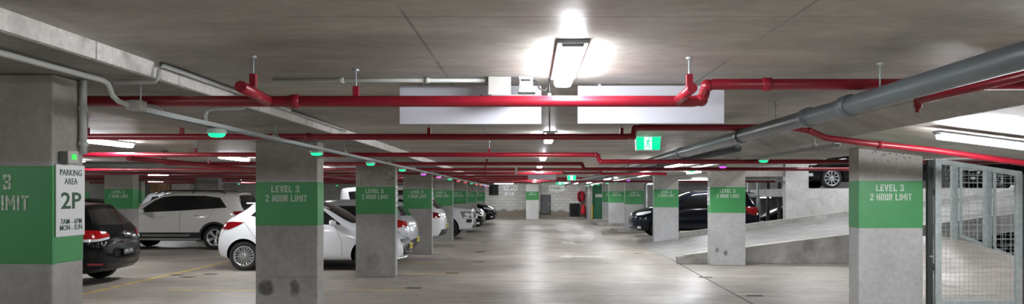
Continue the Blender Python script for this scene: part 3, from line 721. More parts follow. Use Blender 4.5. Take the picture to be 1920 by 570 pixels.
    nose_car('black hatchback farthest down the left row, nose out near the block wall', (-5.98, 40.9, 0), 'p_black', dict(HATCH, hood_f=.9, H=1.52, belt_f=.98, zc=1.04), 'YRB 48')
    # ---------------- navy SUV beyond the ramp, nose to the aisle
    s = dict(SUV, L=4.66, W=.925, H=1.72, roof_r=.42, cowl=3.45, zc=1.12, hood_f=.98, axle_r=.98, axle_f=3.68, plan_f=.8, bulge=.1, belt_r=1.16, belt_f=1.07,
             win=[(.62, 1.22), (1.9, 1.13), (2.95, 1.085), (3.05, 1.095), (2.66, 1.42), (2.4, 1.52), (2.1, 1.55), (1.3, 1.55), (.86, 1.48)])
    c = nose_car('navy blue SUV in side view beyond the ramp kerb, right of the aisle', (3.78+4.66, 28.0, 0), 'p_navy', s, None)
    c.corner('tail_lamp', .2, math.radians(-40), [(.46, .94), (.8, .90), (.93, 1.0), (.97, 1.13), (.46, 1.12)], 'lens_red', .016)
    for sg in (1, -1):
        b = B(); h = c.proj('T', 1.3, sg*.58)[0].z
        b.tube([(.8, sg*.585, h-.02), (.95, sg*.59, h+.04), (2.4, sg*.6, h+.05), (2.6, sg*.585, h-.02)], .016, 8); b.build('roof_rail', M['black'], c.root)
    b = B(); b.prism([(.16, 1.60), (.6, 1.665), (.6, 1.69), (.14, 1.63)], 'Y', -.55, .55); b.build('rear_spoiler', M['p_navy'], c.root, bevel=.008)
    c.lines('bumper_chrome', [('F', [(-.45, .42), (.45, .42)])], 'chrome', .012, .006)
    # ---------------- cars on the upper deck
    s = dict(SUV, L=4.6, hood_f=1.0, H=1.68)
    c = Car('car', 'black SUV with bright ten spoke alloy wheel on the upper deck above the ramp', (9.3+4.6, 26.2, 1.78), PI, s, 'p_black', 2)
    default_glass(c)
    c.corner('head_lamp', 4.3, math.radians(-140), [(.5, .78), (.75, .8), (.98, .95), (.94, 1.02), (.7, .93), (.5, .88)], 'lens_clear', .012)
    c.patch('grille', [(-.5, .6), (.5, .6), (.55, .85), (-.55, .85)], 'F', 'chrome', .01)
    c.corner('fog_lamp', 4.3, math.radians(-150), [(.62, .42), (.76, .42), (.76, .52), (.62, .52)], 'lens_clear', .01)
    c.wheels('single', 10, 'alloy', 'blackmatte', rr=.72); c.mirrors(3.05, 1.1, 'p_black'); c.handle(2.4, .98, 'chrome'); c.handle(1.4, 1.0, 'chrome')
    s = dict(HATCH, L=4.4, H=1.5)
    c = nose_car('black hatchback with a yellow plate on the upper deck, seen through the mesh gate', (15.6+4.4, 27.4, 1.78), 'p_black', s, None)
    c.plate('front', .5, 'plate_y', 'AWK 37')
    c = nose_car('black car behind another on the upper deck, seen through right of the mesh gate', (17.9+4.4, 30.6, 1.78), 'p_black', dict(s, H=1.46), None)
    # ---------------- cars on the lower deck
    c = nose_car('dark grey hatchback roof low behind the galvanised posts, past the navy SUV', (9.0+4.1, 31.6, -.28), 'p_black', dict(HATCH, H=1.46, L=4.1), None)
    c = nose_car('black car on the lower deck under the ramp, left half of the gate mesh', (10.3+4.3, 21.6, -.95), 'p_black', dict(HATCH, L=4.3, H=1.5), 'CPQ 61')
    c = nose_car('pale silver car on the lower deck nearest the mesh gate', (9.4+4.4, 18.45, -.95), 'p_silver', dict(HATCH, L=4.4, H=1.47), None)
    # ---------------- left background
    c = nose_car('dark van with bright window reflection behind the black hatchback roof', (-18.9, 24.4, 0), 'p_black', dict(SUV, L=4.7, H=2.0, W=.95, belt_r=1.25, belt_f=1.2, zc=1.25, hood_f=1.12, Wr=.74, R=.34), None)
    c = nose_car('dark car nose with slatted grille in front of the white SUV windscreen', (-17.5, 26.7, 0), 'p_black', dict(HATCH, L=4.5, H=1.45, hood_f=.95, zc=1.05, belt_f=1.0), None)
    c = nose_car('white car with rounded roof before the sandstone wall', (-15.2, 29.55, 0), 'p_white', dict(SUV, L=4.4), None)
# ------------------------------------------------------------------ the place
SO, SL = 2.22, 2.31          # soffit and slab heights
def make_shell():
    # main floor: flat level, an apron rising to the fence on the right
    b = B(); b.box(-26, -14, -.3, 9.2, 30.2, 0); b.box(-26, 30.2, -.3, 8.9, 49.5, 0)
    b.box(9.2, -14, -.3, 12, 16.5, 0)
    fl = struct(b.build('floor', M['floor']), 'grey concrete car park floor')
    # apron: the floor swells up to a crest behind the mesh gate
    g = bmesh.new(); ny = 16
    crest = [(7.2, .0), (7.7, .25), (8.4, .64), (9.0, .66), (9.55, .60), (10.2, .31), (11.0, .12), (11.9, 0)]
    def ch(x):
        for (x0, z0), (x1, z1) in zip(crest, crest[1:]):
            if x0 <= x <= x1: return z0+(z1-z0)*(x-x0)/(x1-x0)
        return 0
    xs = [7.2+4.7*k/30 for k in range(31)]; nx = 31
    V = [[[g.verts.new((x, 10.6+5.9*j/ny, ch(x)*((j/ny)**1.5)+.004 if lay == 0 else -.2)) for j in range(ny+1)] for x in xs] for lay in (0, 1)]
    for lay in range(2):
        for i in range(nx-1):
            for j in range(ny):
                f = g.faces.new([V[lay][i][j], V[lay][i+1][j], V[lay][i+1][j+1], V[lay][i][j+1]]); f.smooth = True
    for i in range(nx-1):
        for j in (0, ny): g.faces.new([V[0][i][j], V[0][i+1][j], V[1][i+1][j], V[1][i][j]])
    for j in range(ny):
        for i in (0, nx-1): g.faces.new([V[0][i][j], V[0][i][j+1], V[1][i][j+1], V[1][i][j]])
    bb = B(); bb.bm.free(); bb.bm = g; ap = bb.build('floor_apron', M['floor']); ap.data.set_sharp_from_angle(angle=math.radians(50)); struct(ap, 'concrete apron behind the mesh gate')
    b = B(); b.box(9.2, 16.5, -1.2, 26, 49.5, -.95); b.box(12.0, 7.5, -1.2, 26, 16.5, -.95); struct(b.build('floor_lower_deck', M['ramp']), 'lower parking deck')
    b = B(); b.box(8.9, 30.2, -.6, 14.5, 36, -.28); struct(b.build('floor_lower_slab', M['ramp']), 'lower slab past the navy car')
    b = B(); b.box(9.1, 24.72, 1.5, 26, 49.5, 1.78); struct(b.build('floor_upper_deck', M['parapet']), 'upper parking deck')
    # painted lines belong to the floor surface
    def flat(name, polys, mat, z=.003):
        q = B()
        for p in polys: q.prism(p, 'Z', .0002, z)
        return q.build(name, M[mat], fl)
    rc = lambda x0, y0, x1, y1: [(x0, y0), (x1, y0), (x1, y1), (x0, y1)]
    flat('aisle_line', [rc(-7.09, 8, -7.0, 30)], 'yellow')
    flat('bay_line', [rc(-5.9, 12.2, -4.25, 12.29), rc(-3.95, 12.2, -3.3, 12.29), rc(-2.95, 12.2, -1.98, 12.29)], 'yellow')
    flat('bay_line', [rc(-2.5, 14.72, -1.4, 14.81)], 'yellow')
    flat('bay_line', [rc(-6, 17.05, -2.0, 17.12)], 'yellow')
    flat('bay_line', [rc(-6, 21.9, -1.8, 21.98)], 'yellow')
    flat('bay_line', [rc(3.25, 11.75, 8.8, 11.83)], 'lwhite'); flat('bay_line', [rc(3.45, 14.3, 8.8, 14.37)], 'lwhite')
    flat('bay_line', [rc(5.0, 16.7, 8.8, 16.76)], 'lwhite')
    flat('lane_arrow', [[(.72, 18.9), (1.05, 18.45), (1.02, 18.72), (1.93, 18.78), (1.93, 19.02), (1.02, 19.06), (1.05, 19.4)]], 'lwhite')
    flat('lane_arrow', [[(1.05, 24.9), (1.12, 23.9), (1.25, 24.25), (1.5, 23.5), (1.75, 23.2), (1.75, 23.6), (1.55, 23.85), (1.42, 24.5), (1.55, 24.75)]], 'lwhite')
    flat('ramp_joint', [[(3.18, 10.2), (3.205, 10.2), (3.66, 24.3), (3.63, 24.3)], [(2.98, 4.4), (3.01, 4.4), (3.205, 10.2), (3.18, 10.2)]], 'drain')
    for k, (x, y) in enumerate([(-1.95, 12.55), (-1.55, 14.95), (-1.2, 17.5), (-1.35, 20.6), (-1.45, 24.6), (.62+2.3, 20.0), (3.35, 14.2), (3.5, 11.6), (-6.5, 14.2), (-6.9, 14.6), (-6.3, 14.75)]):
        flat('floor_patch', [[(x-.13, y-.07), (x+.12, y-.09), (x+.15, y+.06), (x-.1, y+.1)]], 'drain')
    # ceiling: soffit bands and slabs, one long casting per name
    b = B(); b.box(-2.11, -14, SL, 3.0, 49.5, SL+.3); struct(b.build('ceiling', M['ceil']), 'concrete ceiling over the aisle')
    b = B(); b.box(-3.4, -14, SO, -2.11, 49.5, SL+.3); struct(b.build('ceiling_left_band', M['soffit']), 'dropped ceiling band over the left pillars')
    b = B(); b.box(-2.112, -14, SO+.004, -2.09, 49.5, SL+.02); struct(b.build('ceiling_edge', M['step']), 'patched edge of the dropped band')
    b = B(); b.box(-26, -14, SL, -3.4, 49.5, SL+.3); struct(b.build('ceiling_left', M['ceil']), 'concrete ceiling over the left bays')
    b = B(); b.box(-11.2, -14, SO, -9.9, 49.5, SL+.02); struct(b.build('ceiling_far_band', M['soffit']))
    b = B(); b.prism([(3.0, SL+.3), (3.0, SL-.015), (3.27, 2.165), (3.30, 2.165), (3.30, SL+.3)], 'Y', -14, 49.5); struct(b.build('ceiling_haunch', M['soffit']), 'sloping haunch along the right of the ceiling')
    b = B(); b.prism([(3.30, 2.215), (4.95, 2.01), (4.95, 2.5), (3.30, 2.5)], 'Y', -14, 9.5)
    b.prism([(4.95, 2.01), (12, 1.13), (12, 1.6), (4.95, 2.5)], 'Y', -14, 8.25); struct(b.build('ceiling_slope', M['ceil']), 'underside of the ramp overhead')
    b = B(); b.box(3.30, 9.5, 2.17, 4.95, 49.5, 2.6); struct(b.build('ceiling_right_band', M['soffit']), 'ceiling band over the right pillars')
    b = B(); b.box(4.96, 24.72, 2.17, 9.1, 47, 2.6); struct(b.build('ceiling_right', M['ceil']), 'concrete ceiling over the right bays')
    b = B(); b.box(4.95, 7.5, 4.1, 26, 49.5, 4.4); b.box(4.9, 7.5, 2.5, 4.95, 49.5, 4.4); b.box(4.95, 7.4, 2.5, 26, 7.5, 4.4); struct(b.build('ceiling_upper', M['soffit']), 'high ceiling over the ramp')
    b = B(); b.box(9.2, 34, 3.3, 25.9, 46.9, 4.1); struct(b.build('ceiling_upper_band', M['ceil']), 'lower ceiling band at the back of the upper deck')
    # walls
    b = B(); b.box(-26, 48.6, -.3, 5.3, 49, 2.7); struct(b.build('wall_back', M['block']), 'white painted block wall at the end of the aisle')
    b = B(); b.box(5.3, 47, -1.2, 26, 47.4, 4.4); struct(b.build('wall_back_right', M['parapet']))
    b = B(); b.box(-26.4, -14, -.3, -26, 49, 2.7); struct(b.build('wall_left', M['block']))
    b = B(); b.box(26, -14, -1.2, 26.4, 49, 4.4); struct(b.build('wall_right', M['parapet']))
    b = B(); b.box(-26, -14.4, -.3, 26, -14, 2.7); struct(b.build('wall_front', M['block']))
    b = B(); b.box(11.9, -14, -1, 12.2, 7.5, 2.6); struct(b.build('wall_side', M['parapet']))
    b = B(); b.box(wx(280, 46), 46, 0, wx(318, 46), 46.6, 2.28); o = struct(b.build('wall_sandstone', M['rock'], bevel=.06), 'exposed brown sandstone in the far left wall')
    b = B(); b.box(wx(322, 45), 45, 0, wx(357, 45), 45.5, 2.22); struct(b.build('wall_store', M['parapet']), 'plain white wall of a store room')
    # ramp
    sl = .1265; X0 = 3.45; rz = lambda x: (x-X0)*sl
    b = B(); b.prism([(X0, -.05), (X0, .004), (25.98, rz(25.98)), (25.98, rz(25.98)-.2), (10.9, rz(10.9)-.2), (9.0, rz(9.0)-.32), (X0+.6, -.05)], 'Y', 17.12, 24.2)
    rp = struct(b.build('floor_ramp', M['ramp']), 'concrete ramp rising to the right')
    b = B(); b.prism([(5.6, rz(5.6)+.003), (6.75, rz(6.75)+.003), (6.75, rz(6.75)+.006), (5.6, rz(5.6)+.006)], 'Y', 18.9, 19.05); b.build('ramp_line', M['lwhite'], rp)
    b = B(); b.prism([(3.38, 0), (3.36, .16), (3.55, .20), (25.98, rz(25.98)+.17), (25.98, rz(25.98)-.16), (11.0, .745), (9.45, .46), (9.3, 0)], 'Y', 16.9, 17.14)
    o = b.build('concrete_kerb', M['kerb'], bevel=.012); tag(o, 'near concrete kerb wall of the ramp rising from the floor to the right', 'kerb')
    b = B(); b.prism([(3.55, .203), (25.98, rz(25.98)+.173), (25.98, rz(25.98)+.178), (3.55, .208)], 'Y', 16.92, 17.12); b.build('painted_top', M['kerb_top'], o)
    b = B(); b.prism([(3.5, 0), (3.48, .12), (3.7, .18), (25.98, rz(25.98)+.2), (25.98, rz(25.98)-.36), (3.5, -.0)], 'Y', 24.16, 24.42)
    o = b.build('concrete_kerb', M['kerb'], bevel=.012); tag(o, 'far concrete kerb of the ramp in front of the navy SUV', 'kerb')
    b = B(); b.prism([(3.75, .188), (25.98, rz(25.98)+.203), (25.98, rz(25.98)+.208), (3.75, .193)], 'Y', 24.2, 24.38); b.build('painted_top', M['kerb_top'], o)
    b = B(); b.box(8.4, 24.44, 0, 9.15, 24.72, 4.1); b.box(9.15, 24.44, -.9, 26, 24.72, 1.76)
    struct(b.build('wall_parapet', M['parapet']), 'pale concrete parapet beside the ramp below the upper deck car')
    # end kerb islands at the right pillars
    b = B(); b.box(3.55, 30.6, 0, 6.2, 32.2, .15); o = b.build('kerb_island', M['kerb'], bevel=.03); tag(o, 'low concrete kerb island under the fourth right pillar', 'kerb')
    b = B(); b.box(3.5, 37.0, 0, 6.0, 41.8, .15); o = b.build('kerb_island', M['kerb'], bevel=.03); tag(o, 'low concrete kerb island under the two far right pillars', 'kerb')

# ------------------------------------------------------------------ pillars
def pillar(label, x0, Y, w=.75, d=.28, top=SO, mat='pillar_plain', base=0, z0=1.19, z1=1.73, text=True, scuffs=(), edge=None):
    t = thing('concrete_pillar', label, 'pillar', (x0+w/2, Y+d/2, base), 0, 'green banded concrete pillars')
    h = w/2; e = d/2
    b = B(); b.box(-h, -e, 0, h, e, top-base); b.build('shaft', M[mat], t, bevel=.014)
    b = B(); b.box(-h-.002, -e-.002, z0-base, h+.002, e+.002, z1-base); b.build('green_band', M['green'], t, bevel=.014)
    if text:
        P = lambda u, v: Vector((u, -e-.0045, v))
        stencil([('LEVEL 3', -.012, z1-base-.132, .080, .335)], P, 'stencil_lettering', M['stencil'], t)
        stencil([('2 HOUR LIMIT', 0, z1-base-.244, .080, .50)], P, 'stencil_lettering', M['stencil'], t)
    for (u, v, a, bb, wt) in scuffs:
        bm = bmesh.new(); la = bm.verts.layers.float.new('wear'); n = 28; rings = []
        for rr, wv in ((.35, .62), (.7, .5), (1, 0)):
            ring = [bm.verts.new((u+a*rr*math.cos(2*PI*k/n)*(1+.10*math.sin(2*PI*k/n*3+u*9)), -e-.003, v+bb*rr*math.sin(2*PI*k/n))) for k in range(n)]
            for q in ring: q[la] = wv*wt
            rings.append(ring)
        bm.faces.new(rings[0])
        for A, Bq in zip(rings, rings[1:]):
            for k in range(n): bm.faces.new([A[k], A[(k+1) % n], Bq[(k+1) % n], Bq[k]])
        me = bpy.data.meshes.new('rubber_scuff'); bm.to_mesh(me); bm.free(); me.materials.append(M['scuff'])
        so = bpy.data.objects.new('rubber_scuff', me); C.objects.link(so); so.parent = t
    if edge:
        q = B(); q.box(h-.001, -e+.0, 0.02, h+.012, -e+.03, top-base-.02); q.build('lit_edge_strip', M['galv'], t)  # pale strip standing in for light on the pillar's side face
    return t

LY = [4.01, 9.03, 14.25, 19.6, 25.0, 30.6, 36.4, 43.3]
RY = [(3.98, 9.02), (4.02, 16.55), (3.98, 23.75), (4.02, 31.2), (4.02, 37.6), (4.02, 40.8)]
def make_pillars():
    ords = ['nearest left pillar with the white parking area sign on its side', 'second left pillar with two dark rubber scuffs near its foot', 'third left pillar, pitted top, beside the white hatchback nose',
            'fourth left pillar beside the silver hatchback tail', 'fifth left pillar between the white crossover and the four wheel drive', 'sixth left pillar behind the bonnet of the white four wheel drive',
            'seventh left pillar down the row behind a black hatchback nose', 'last left pillar before the block wall']
    for k, Y in enumerate(LY):
        sc = [(-.245, .45, .11, .115, 1), (.10, .44, .07, .12, 1)] if k == 1 else [(-.05, .30, .17, .2, .42)] if k == 2 else []
        pillar('green banded '+ords[k], -3.31, Y, scuffs=sc, edge=(k >= 2), mat='pillar' if k in (2, 3) else 'pillar_plain')
    ro = ['nearest right pillar, brightly lit, beside the mesh gate', 'second right pillar standing in the near ramp kerb with scuffs at its foot', 'third right pillar on the far ramp kerb in front of the navy SUV',
          'fourth right pillar on a kerb island past the navy SUV nose', 'fifth right pillar, half hidden by the fourth', 'farthest right pillar beside the green door']
    for k, (x, Y) in enumerate(RY):
        z1 = 1.745 if k else 1.745
        pillar('green banded '+ro[k], x, Y, w=.78, mat='pillar_light', top=2.17 if k else 2.13, base=0 if k < 3 else .15, z0=1.16, z1=1.745,
               scuffs=[(-.24, .34, .05, .07, 1), (-.05, .28, .055, .08, 1)] if k == 1 else [])
    pillar('white and green pillar standing alone before the end wall of the aisle', -.2, 47.8, w=.82, d=.5, mat='pillar_white', z0=1.22, z1=1.78)
    # second and third rows to the left
    pillar('second row pillar behind the black hatchback roof', -11.15, 19.6, d=.3, text=True)
    pillar('second row pillar rising behind the white SUV roof', -11.15, 25.0, d=.3)
    pillar('second row pillar seen just left of the second left pillar', -11.15, 30.6, d=.3)
    pillar('second row pillar far behind between the second and third left pillars', -11.15, 36.4, d=.3)
    pillar('third row pillar left of the sandstone wall', -17.05, 31.4, d=.3)
    pillar('third row pillar at far left behind the dark van', -19.4, 31.4, d=.3)

# ------------------------------------------------------------------ services under the ceiling
def batten(label, x, y, ceil, along='Y', ln=1.28, w=.13, grp='ceiling batten lamps', mat='tube', tilt=0, hang=0):
    t = thing('ceiling_light', label, 'ceiling light', (x, y, ceil), 0, grp)
    if along == 'X': t.rotation_euler = (0, tilt, PI/2) if False else (0, 0, PI/2)
    if tilt: t.rotation_euler = Matrix.Rotation(tilt, 4, 'Y').to_euler() if along == 'Y' else (Matrix.Rotation(tilt, 4, 'Y') @ Matrix.Rotation(PI/2, 4, 'Z')).to_euler()
    b = B(); b.box(-w/2, -ln/2, -.02, w/2, ln/2, 0); b.build('lamp_base', M['lampbody'], t, bevel=.006)
    b = B(); b.prism([(-w*.36, -.019), (w*.36, -.019), (w*.35, -.056), (w*.27, -.07), (-w*.27, -.07), (-w*.35, -.056)], 'Y', -ln/2+.03, ln/2-.03); b.build('diffuser', M[mat], t, bevel=.006)
    for sg in (-1, 1):
        if hang: b = B(); b.tube([(0, sg*ln*.38, 0), (0, sg*ln*.38, hang)], .006, 8); b.build('hanger_rod', M['galv'], t)
        b = B(); b.prism([(-w*.36, -.019), (w*.36, -.019), (w*.34, -.034), (-w*.34, -.034)], 'Y', sg*(ln/2-.022)-.009, sg*(ln/2-.022)+.009); b.build('end_cap', M['lampbody'], t)
    return t

def pipe_run(name, label, pts, r, mat, hangers=(), ceil=SL, cat='pipe', group=None, stubs=(), hang_mat='galv', elbows=(), couplings=()):
    """pts run of the pipe, first point is its base; hangers: points with rod to the ceiling"""
    o0 = Vector(pts[0]); t = thing(name, label, cat, o0, 0, group); L_ = lambda p: Vector(p)-o0
    b = B(); b.tube([L_(p) for p in pts], r, 14); b.build('pipe', M[mat], t)
    for p in elbows:
        b = B(); bmesh.ops.create_uvsphere(b.bm, u_segments=16, v_segments=10, radius=r*1.16, matrix=Matrix.Translation(L_(p)))
        b.build('elbow', M[mat], t, smooth=True)
    for p, d in couplings:
        p = L_(p); d = Vector(d).normalized(); b = B(); b.tube([p-d*r*.9, p-d*r*.8, p+d*r*.8, p+d*r*.9], [r*1.02, r*1.22, r*1.22, r*1.02], 16); b.build('coupling', M[mat], t)
    for h in hangers:
        p = L_(h); c = ceil-o0.z; n = 16
        b = B()
        a = Vector((0, 1, 0)) if len(h) == 3 else Vector((1, 0, 0))
        b.box(p.x-.016, p.y-.016, p.z+r*.6, p.x+.016, p.y+.016, p.z+r+.055) if mat == 'red' else None
        hb = b.build('hanger_clip', M[mat], t) if mat == 'red' else (b.bm.free())
        b = B(); b.tube([(p.x, p.y, p.z+r*.9), (p.x, p.y, c)], .005, 8); b.tube([(p.x, p.y, c-.012), (p.x, p.y, c)], .018, 8)
        b.build('hanger_rod', M['galv'], t)
    for q in stubs:
        b = B(); b.tube([L_(p) for p in q[0]], q[1], 12); b.build('branch', M[mat], t)
    return t

def make_services():
    # lamps over the aisle
    lab = ['nearest over the aisle, in front of the red pipe', 'second down the aisle, past the hanging white boards', 'third down the aisle', 'fourth down the aisle', 'fifth down the aisle', 'sixth down the aisle', 'seventh down the aisle', 'last down the aisle before the end pillar']
    for k, (y, x) in enumerate([(4.12, .21), (9.25, .25), (14.2, .27), (18.9, .27), (23.8, .27), (29.0, .27), (35, .27), (42, .27)]):
        batten('white batten lamp on the ceiling, '+lab[k], x, y, SL, w=.15, ln=1.14)
    batten('added batten lamp behind the viewer over the aisle', .2, -1.0, SL)  # not in view, added for light from behind the camera
    for k, (x, y) in enumerate([(-1.7, 45.9), (2.5, 45.6)]): batten('added batten lamp brightening the end wall, '+['left of the lone pillar', 'before the stairs sign'][k], x, y, SL, along='X', ln=1.5, w=.16)  # added to brighten the end wall, mostly behind the pipes
    # left line
    ll = ['left bays, nearest, above the black hatchback', 'left bays, above the white SUV bonnet', 'left bays, seen right of the second left pillar', 'left bays, fourth down the line', 'left bays, far down the line', 'left bays, last before the wall']
    for k, y in enumerate([10.0, 14.4, 20.2, 26.0, 32, 40]):
        batten('white batten lamp over the '+ll[k], -5.68, y, SL, w=.18)
    batten('added batten lamp over the left bays behind the viewer', -5.68, 1.2, SL, w=.16)  # added out of view for frontal light on the left pillars
    batten('added batten lamp out of frame over the left bays beside the nearest left pillar', -5.68, 5.6, SL, w=.16)  # added outside the frame to lift the left pillar fronts
    batten('assumed batten lamp beside the haunch, out of frame to the right of the viewer', 2.6, 1.7, SL, w=.2)  # unseen lamp assumed from ceiling glare, added to brighten the right side
    batten('added batten lamp over the second left bays, hidden by the nearest left pillar', -9.6, 15.4, SL, w=.22)  # added behind the pillar to light the white SUV's side
    batten('added batten lamp over the aisle well behind the viewer', .2, -5.5, SL, w=.16)  # extra lamp added behind the camera to light pillar fronts
    fl = ['nearest', 'second', 'third', 'fourth', 'fifth']
    for k, y in enumerate([12, 19.5, 27, 34, 42]): batten('white batten lamp over the second left aisle, '+fl[k]+' of that line', -13.4, y, SL, w=.18)
    for k, y in enumerate([22, 31, 41]): batten('white batten lamp over the far left wall bays, '+fl[k]+' of that line', -20.5, y, SL, w=.26)
    # right
    for k, y in enumerate([15.0, 20.6, 27.7, 36.2]):
        batten('white batten lamp along the right haunch, '+['nearest, beside the grey pipe', 'second, before the third right pillar', 'third', 'farthest'][k], 2.9, y, 2.2, w=.2, hang=SL-2.2)
    batten('long white tube lamp under the sloping slab above the mesh gate', 4.55, 6.62, 2.02, along='X', ln=1.9, w=.12, tilt=.124)
    batten('added tube lamp under the sloping slab behind the viewer', 5.2, 1.6, 1.97, along='X', ln=1.6, w=.12, tilt=.124)  # lamp added beyond view to light the right side
    batten('white tube lamp under the right band above the fourth pillar', 4.1, 18.6, 2.17, ln=1.3)
    for k, y in enumerate([27.4, 31.7, 38]): batten('white batten lamp over the right bays beyond the navy SUV, '+['nearest', 'middle', 'farthest'][k], 6.6, y, 2.17, along='X', ln=1.3, w=.16)
    up = ['over the ramp, nearest', 'over the ramp, second', 'over the upper deck black SUV', 'over the upper deck behind the mesh gate', 'over the upper deck, far end', 'out of frame above the lower deck cars']
    for k, (x, y) in enumerate([(7.5, 13.0), (7.8, 20.5), (11.5, 22.4), (16.5, 22.0), (13, 30), (13.4, 13.2)]): batten('added fill lamp high '+up[k], x, y, 4.1, ln=2.2, w=.36, mat='tube2')  # unseen lamps, added and enlarged to brighten ramp, parapet and decks
    for k, (x, y) in enumerate([(21.6, 38.0), (23.9, 40.5), (15, 40)]): batten('white lamp at the back of the upper deck above the gate, '+['middle', 'right', 'left'][k], x, y, 3.3, along='X', ln=1.6, w=.3, mat='tube2')
    for k, (x, y) in enumerate([(10.6, 33.5), (14, 38), (12.8, 26.5)]): batten('added fill lamp under the upper deck, '+['past the navy SUV', 'far', 'over the lower deck cars'][k], x, y, 1.5, ln=1.3)  # added to brighten the space past the navy SUV and lower deck
    # red sprinkler pipes across the aisle
    zp = 2.12; r = .033
    pipe_run('ceiling_sprinkler_pipe', 'nearest red sprinkler pipe across the aisle with a step up at its right end',
             [(-9, 4.4, zp), (.97, 4.4, zp), (1.01, 4.4, zp+.008), (1.028, 4.4, zp+.03), (1.035, 4.4, zp+.06), (1.05, 4.4, zp+.09), (1.085, 4.4, zp+.10), (3.0, 4.4, zp+.10)], r, 'red',
             [(-1.02, 4.4, zp), (-6, 4.4, zp), (-1.47, 3.98, zp+.005), (.863, 4.02, zp+.01)], stubs=[([(-1.53, 4.4, zp), (-1.5, 3.88, zp+.012)], .031), ([(.87, 4.4, zp), (.865, 3.95, zp+.015)], .027), ([(-1.47, 3.98, zp+.03), (-1.47, 3.98, zp+.085)], .007), ([(.863, 4.02, zp+.03), (.863, 4.02, zp+.075)], .007)],
             elbows=[(1.015, 4.4, zp+.008), (1.05, 4.4, zp+.092)], couplings=[((-1.38, 4.4, zp), (1, 0, 0)), ((1.4, 4.4, zp+.10), (1, 0, 0))])
    pipe_run('ceiling_sprinkler_pipe', 'second red sprinkler pipe, stepping up near the exit sign, sloping over the nearest right pillar',
             [(-15, 7.1, zp), (.93, 7.1, zp), (.99, 7.1, zp+.01), (1.0, 7.1, zp+.07), (1.05, 7.1, zp+.088), (2.5, 7.1, zp+.088), (2.66, 7.1, zp+.06), (2.82, 7.1, zp-.01), (3.2, 7.1, 2.06), (3.9, 7.25, 2.005), (5.2, 7.5, 1.855)], r*.92, 'red',
             [(-3.3, 7.1, zp), (-.95, 7.1, zp), (.88, 7.1, zp), (-4.2, 7.1, zp)], elbows=[(.985, 7.1, zp+.005), (1.01, 7.1, zp+.08), (2.66, 7.1, zp+.06)], couplings=[((-2.1, 7.1, zp), (1, 0, 0)), ((3.35, 7.13, 2.045), (1, 0, -.1)), ((5.1, 7.48, 1.866), (1, .2, -.1))])
    names = ['third', 'fourth', 'fifth', 'sixth', 'seventh', 'eighth', 'ninth', 'tenth']
    data = [(10.3, .90, -.095, 7), (13.3, .9, -.095, 7), (16.3, 1.5, -.095, 4.5), (19.3, .8, .1, 4.5), (22.6, .55, .1, 4.4), (25.8, 1.4, -.095, 8.5), (29.6, 1.0, .1, 4.4), (34.5, .5, .1, 4.4)]
    for k, (y, xs, dz, xe) in enumerate(data):
        x2 = min(xe, 3.0) if k in (2, 3, 4, 6, 7) else xe
        h = [(-2.9+.1*k, y, zp), (-.55-.2*k, y, zp)] + ([(-4.6, y, zp)] if k < 4 else [])
        pipe_run('ceiling_sprinkler_pipe', names[k]+' red sprinkler pipe across the aisle counting from the camera',
                 [(-24, y, zp), (xs, y, zp), (xs+.05, y, zp+dz*.1), (xs+.07, y, zp+dz*.9), (xs+.12, y, zp+dz), (x2, y, zp+dz)], r, 'red', h, elbows=[(xs+.03, y, zp+dz*.05), (xs+.09, y, zp+dz*.98)])
    pipe_run('ceiling_sprinkler_pipe', 'long red main pipe running down the left bays under the cross pipes', [(-5.15, 9.6, 2.04), (-5.15, 33, 2.04)], .034, 'red', [(-5.15, 12, 2.04), (-5.15, 17.5, 2.04), (-5.15, 23, 2.04)], couplings=[((-5.15, 14, 2.04), (0, 1, 0))])
    pipe_run('ceiling_sprinkler_pipe', 'dark red stub pipe under the big grey pipe ending in a drop nozzle', [(2.46, 2.6, 2.16), (2.44, 4.62, 2.16), (2.44, 4.68, 2.155), (2.44, 4.69, 2.12)], .026, 'red', [(2.455, 4.0, 2.16)], stubs=[([(2.44, 4.69, 2.12), (2.44, 4.69, 2.085)], .014)], elbows=[(2.44, 4.68, 2.157)])
    # grey drain pipe down the right
    gz = 2.12
    pipe_run('ceiling_drain_pipe', 'big grey plastic drain pipe running down the right of the aisle', [(1.94, -1, gz), (1.955, 3.1, gz), (1.98, 4.9, gz-.003), (2.0, 14, gz), (2.02, 42, gz)], .057, 'grey_pipe',
             [(1.97, 4.19, gz), (1.982, 6.0, gz), (1.986, 8.2, gz), (2.0, 11, gz), (2.0, 15, gz)], couplings=[((q, y, gz-.002), (0.01, 1, 0)) for q, y in ((1.974, 4.62), (1.981, 5.3), (1.985, 7.0), (1.992, 9.8), (2.0, 14.6))])
    pipe_run('ceiling_drain_pipe', 'thin grey drain pipe beside the big one, farther down the aisle', [(2.52, 9.0, 2.13), (2.52, 38, 2.13)], .043, 'grey_pipe', [(2.52, 11, 2.13), (2.52, 17, 2.13)], couplings=[((2.52, 14.5, 2.13), (0, 1, 0)), ((2.52, 21, 2.13), (0, 1, 0))])
    pipe_run('ceiling_drain_pipe', 'grey drain pipe with an upturned end over the left bays', [(-13, 12.5, 2.06), (-6.3, 12.5, 2.06), (-6.2, 12.5, 2.065), (-6.14, 12.5, 2.09), (-6.11, 12.5, 2.14), (-6.1, 12.5, 2.2), (-6.1, 12.5, SL)], .05, 'boxgrey', [(-7.3, 12.5, 2.06)], couplings=[((-6.1, 12.5, 2.26), (0, 0, 1))])
    # light coloured conduits
    pipe_run('ceiling_conduit', 'pale conduit along the left band bending down to the cable tray', [(-2.33, .4, 2.195), (-2.33, 4.08, 2.195), (-2.33, 4.13, 2.185), (-2.325, 4.15, 2.15), (-2.32, 4.16, 2.12), (-2.29, 4.17, 2.09), (-2.25, 4.2, 2.075)], .0145, 'conduit')
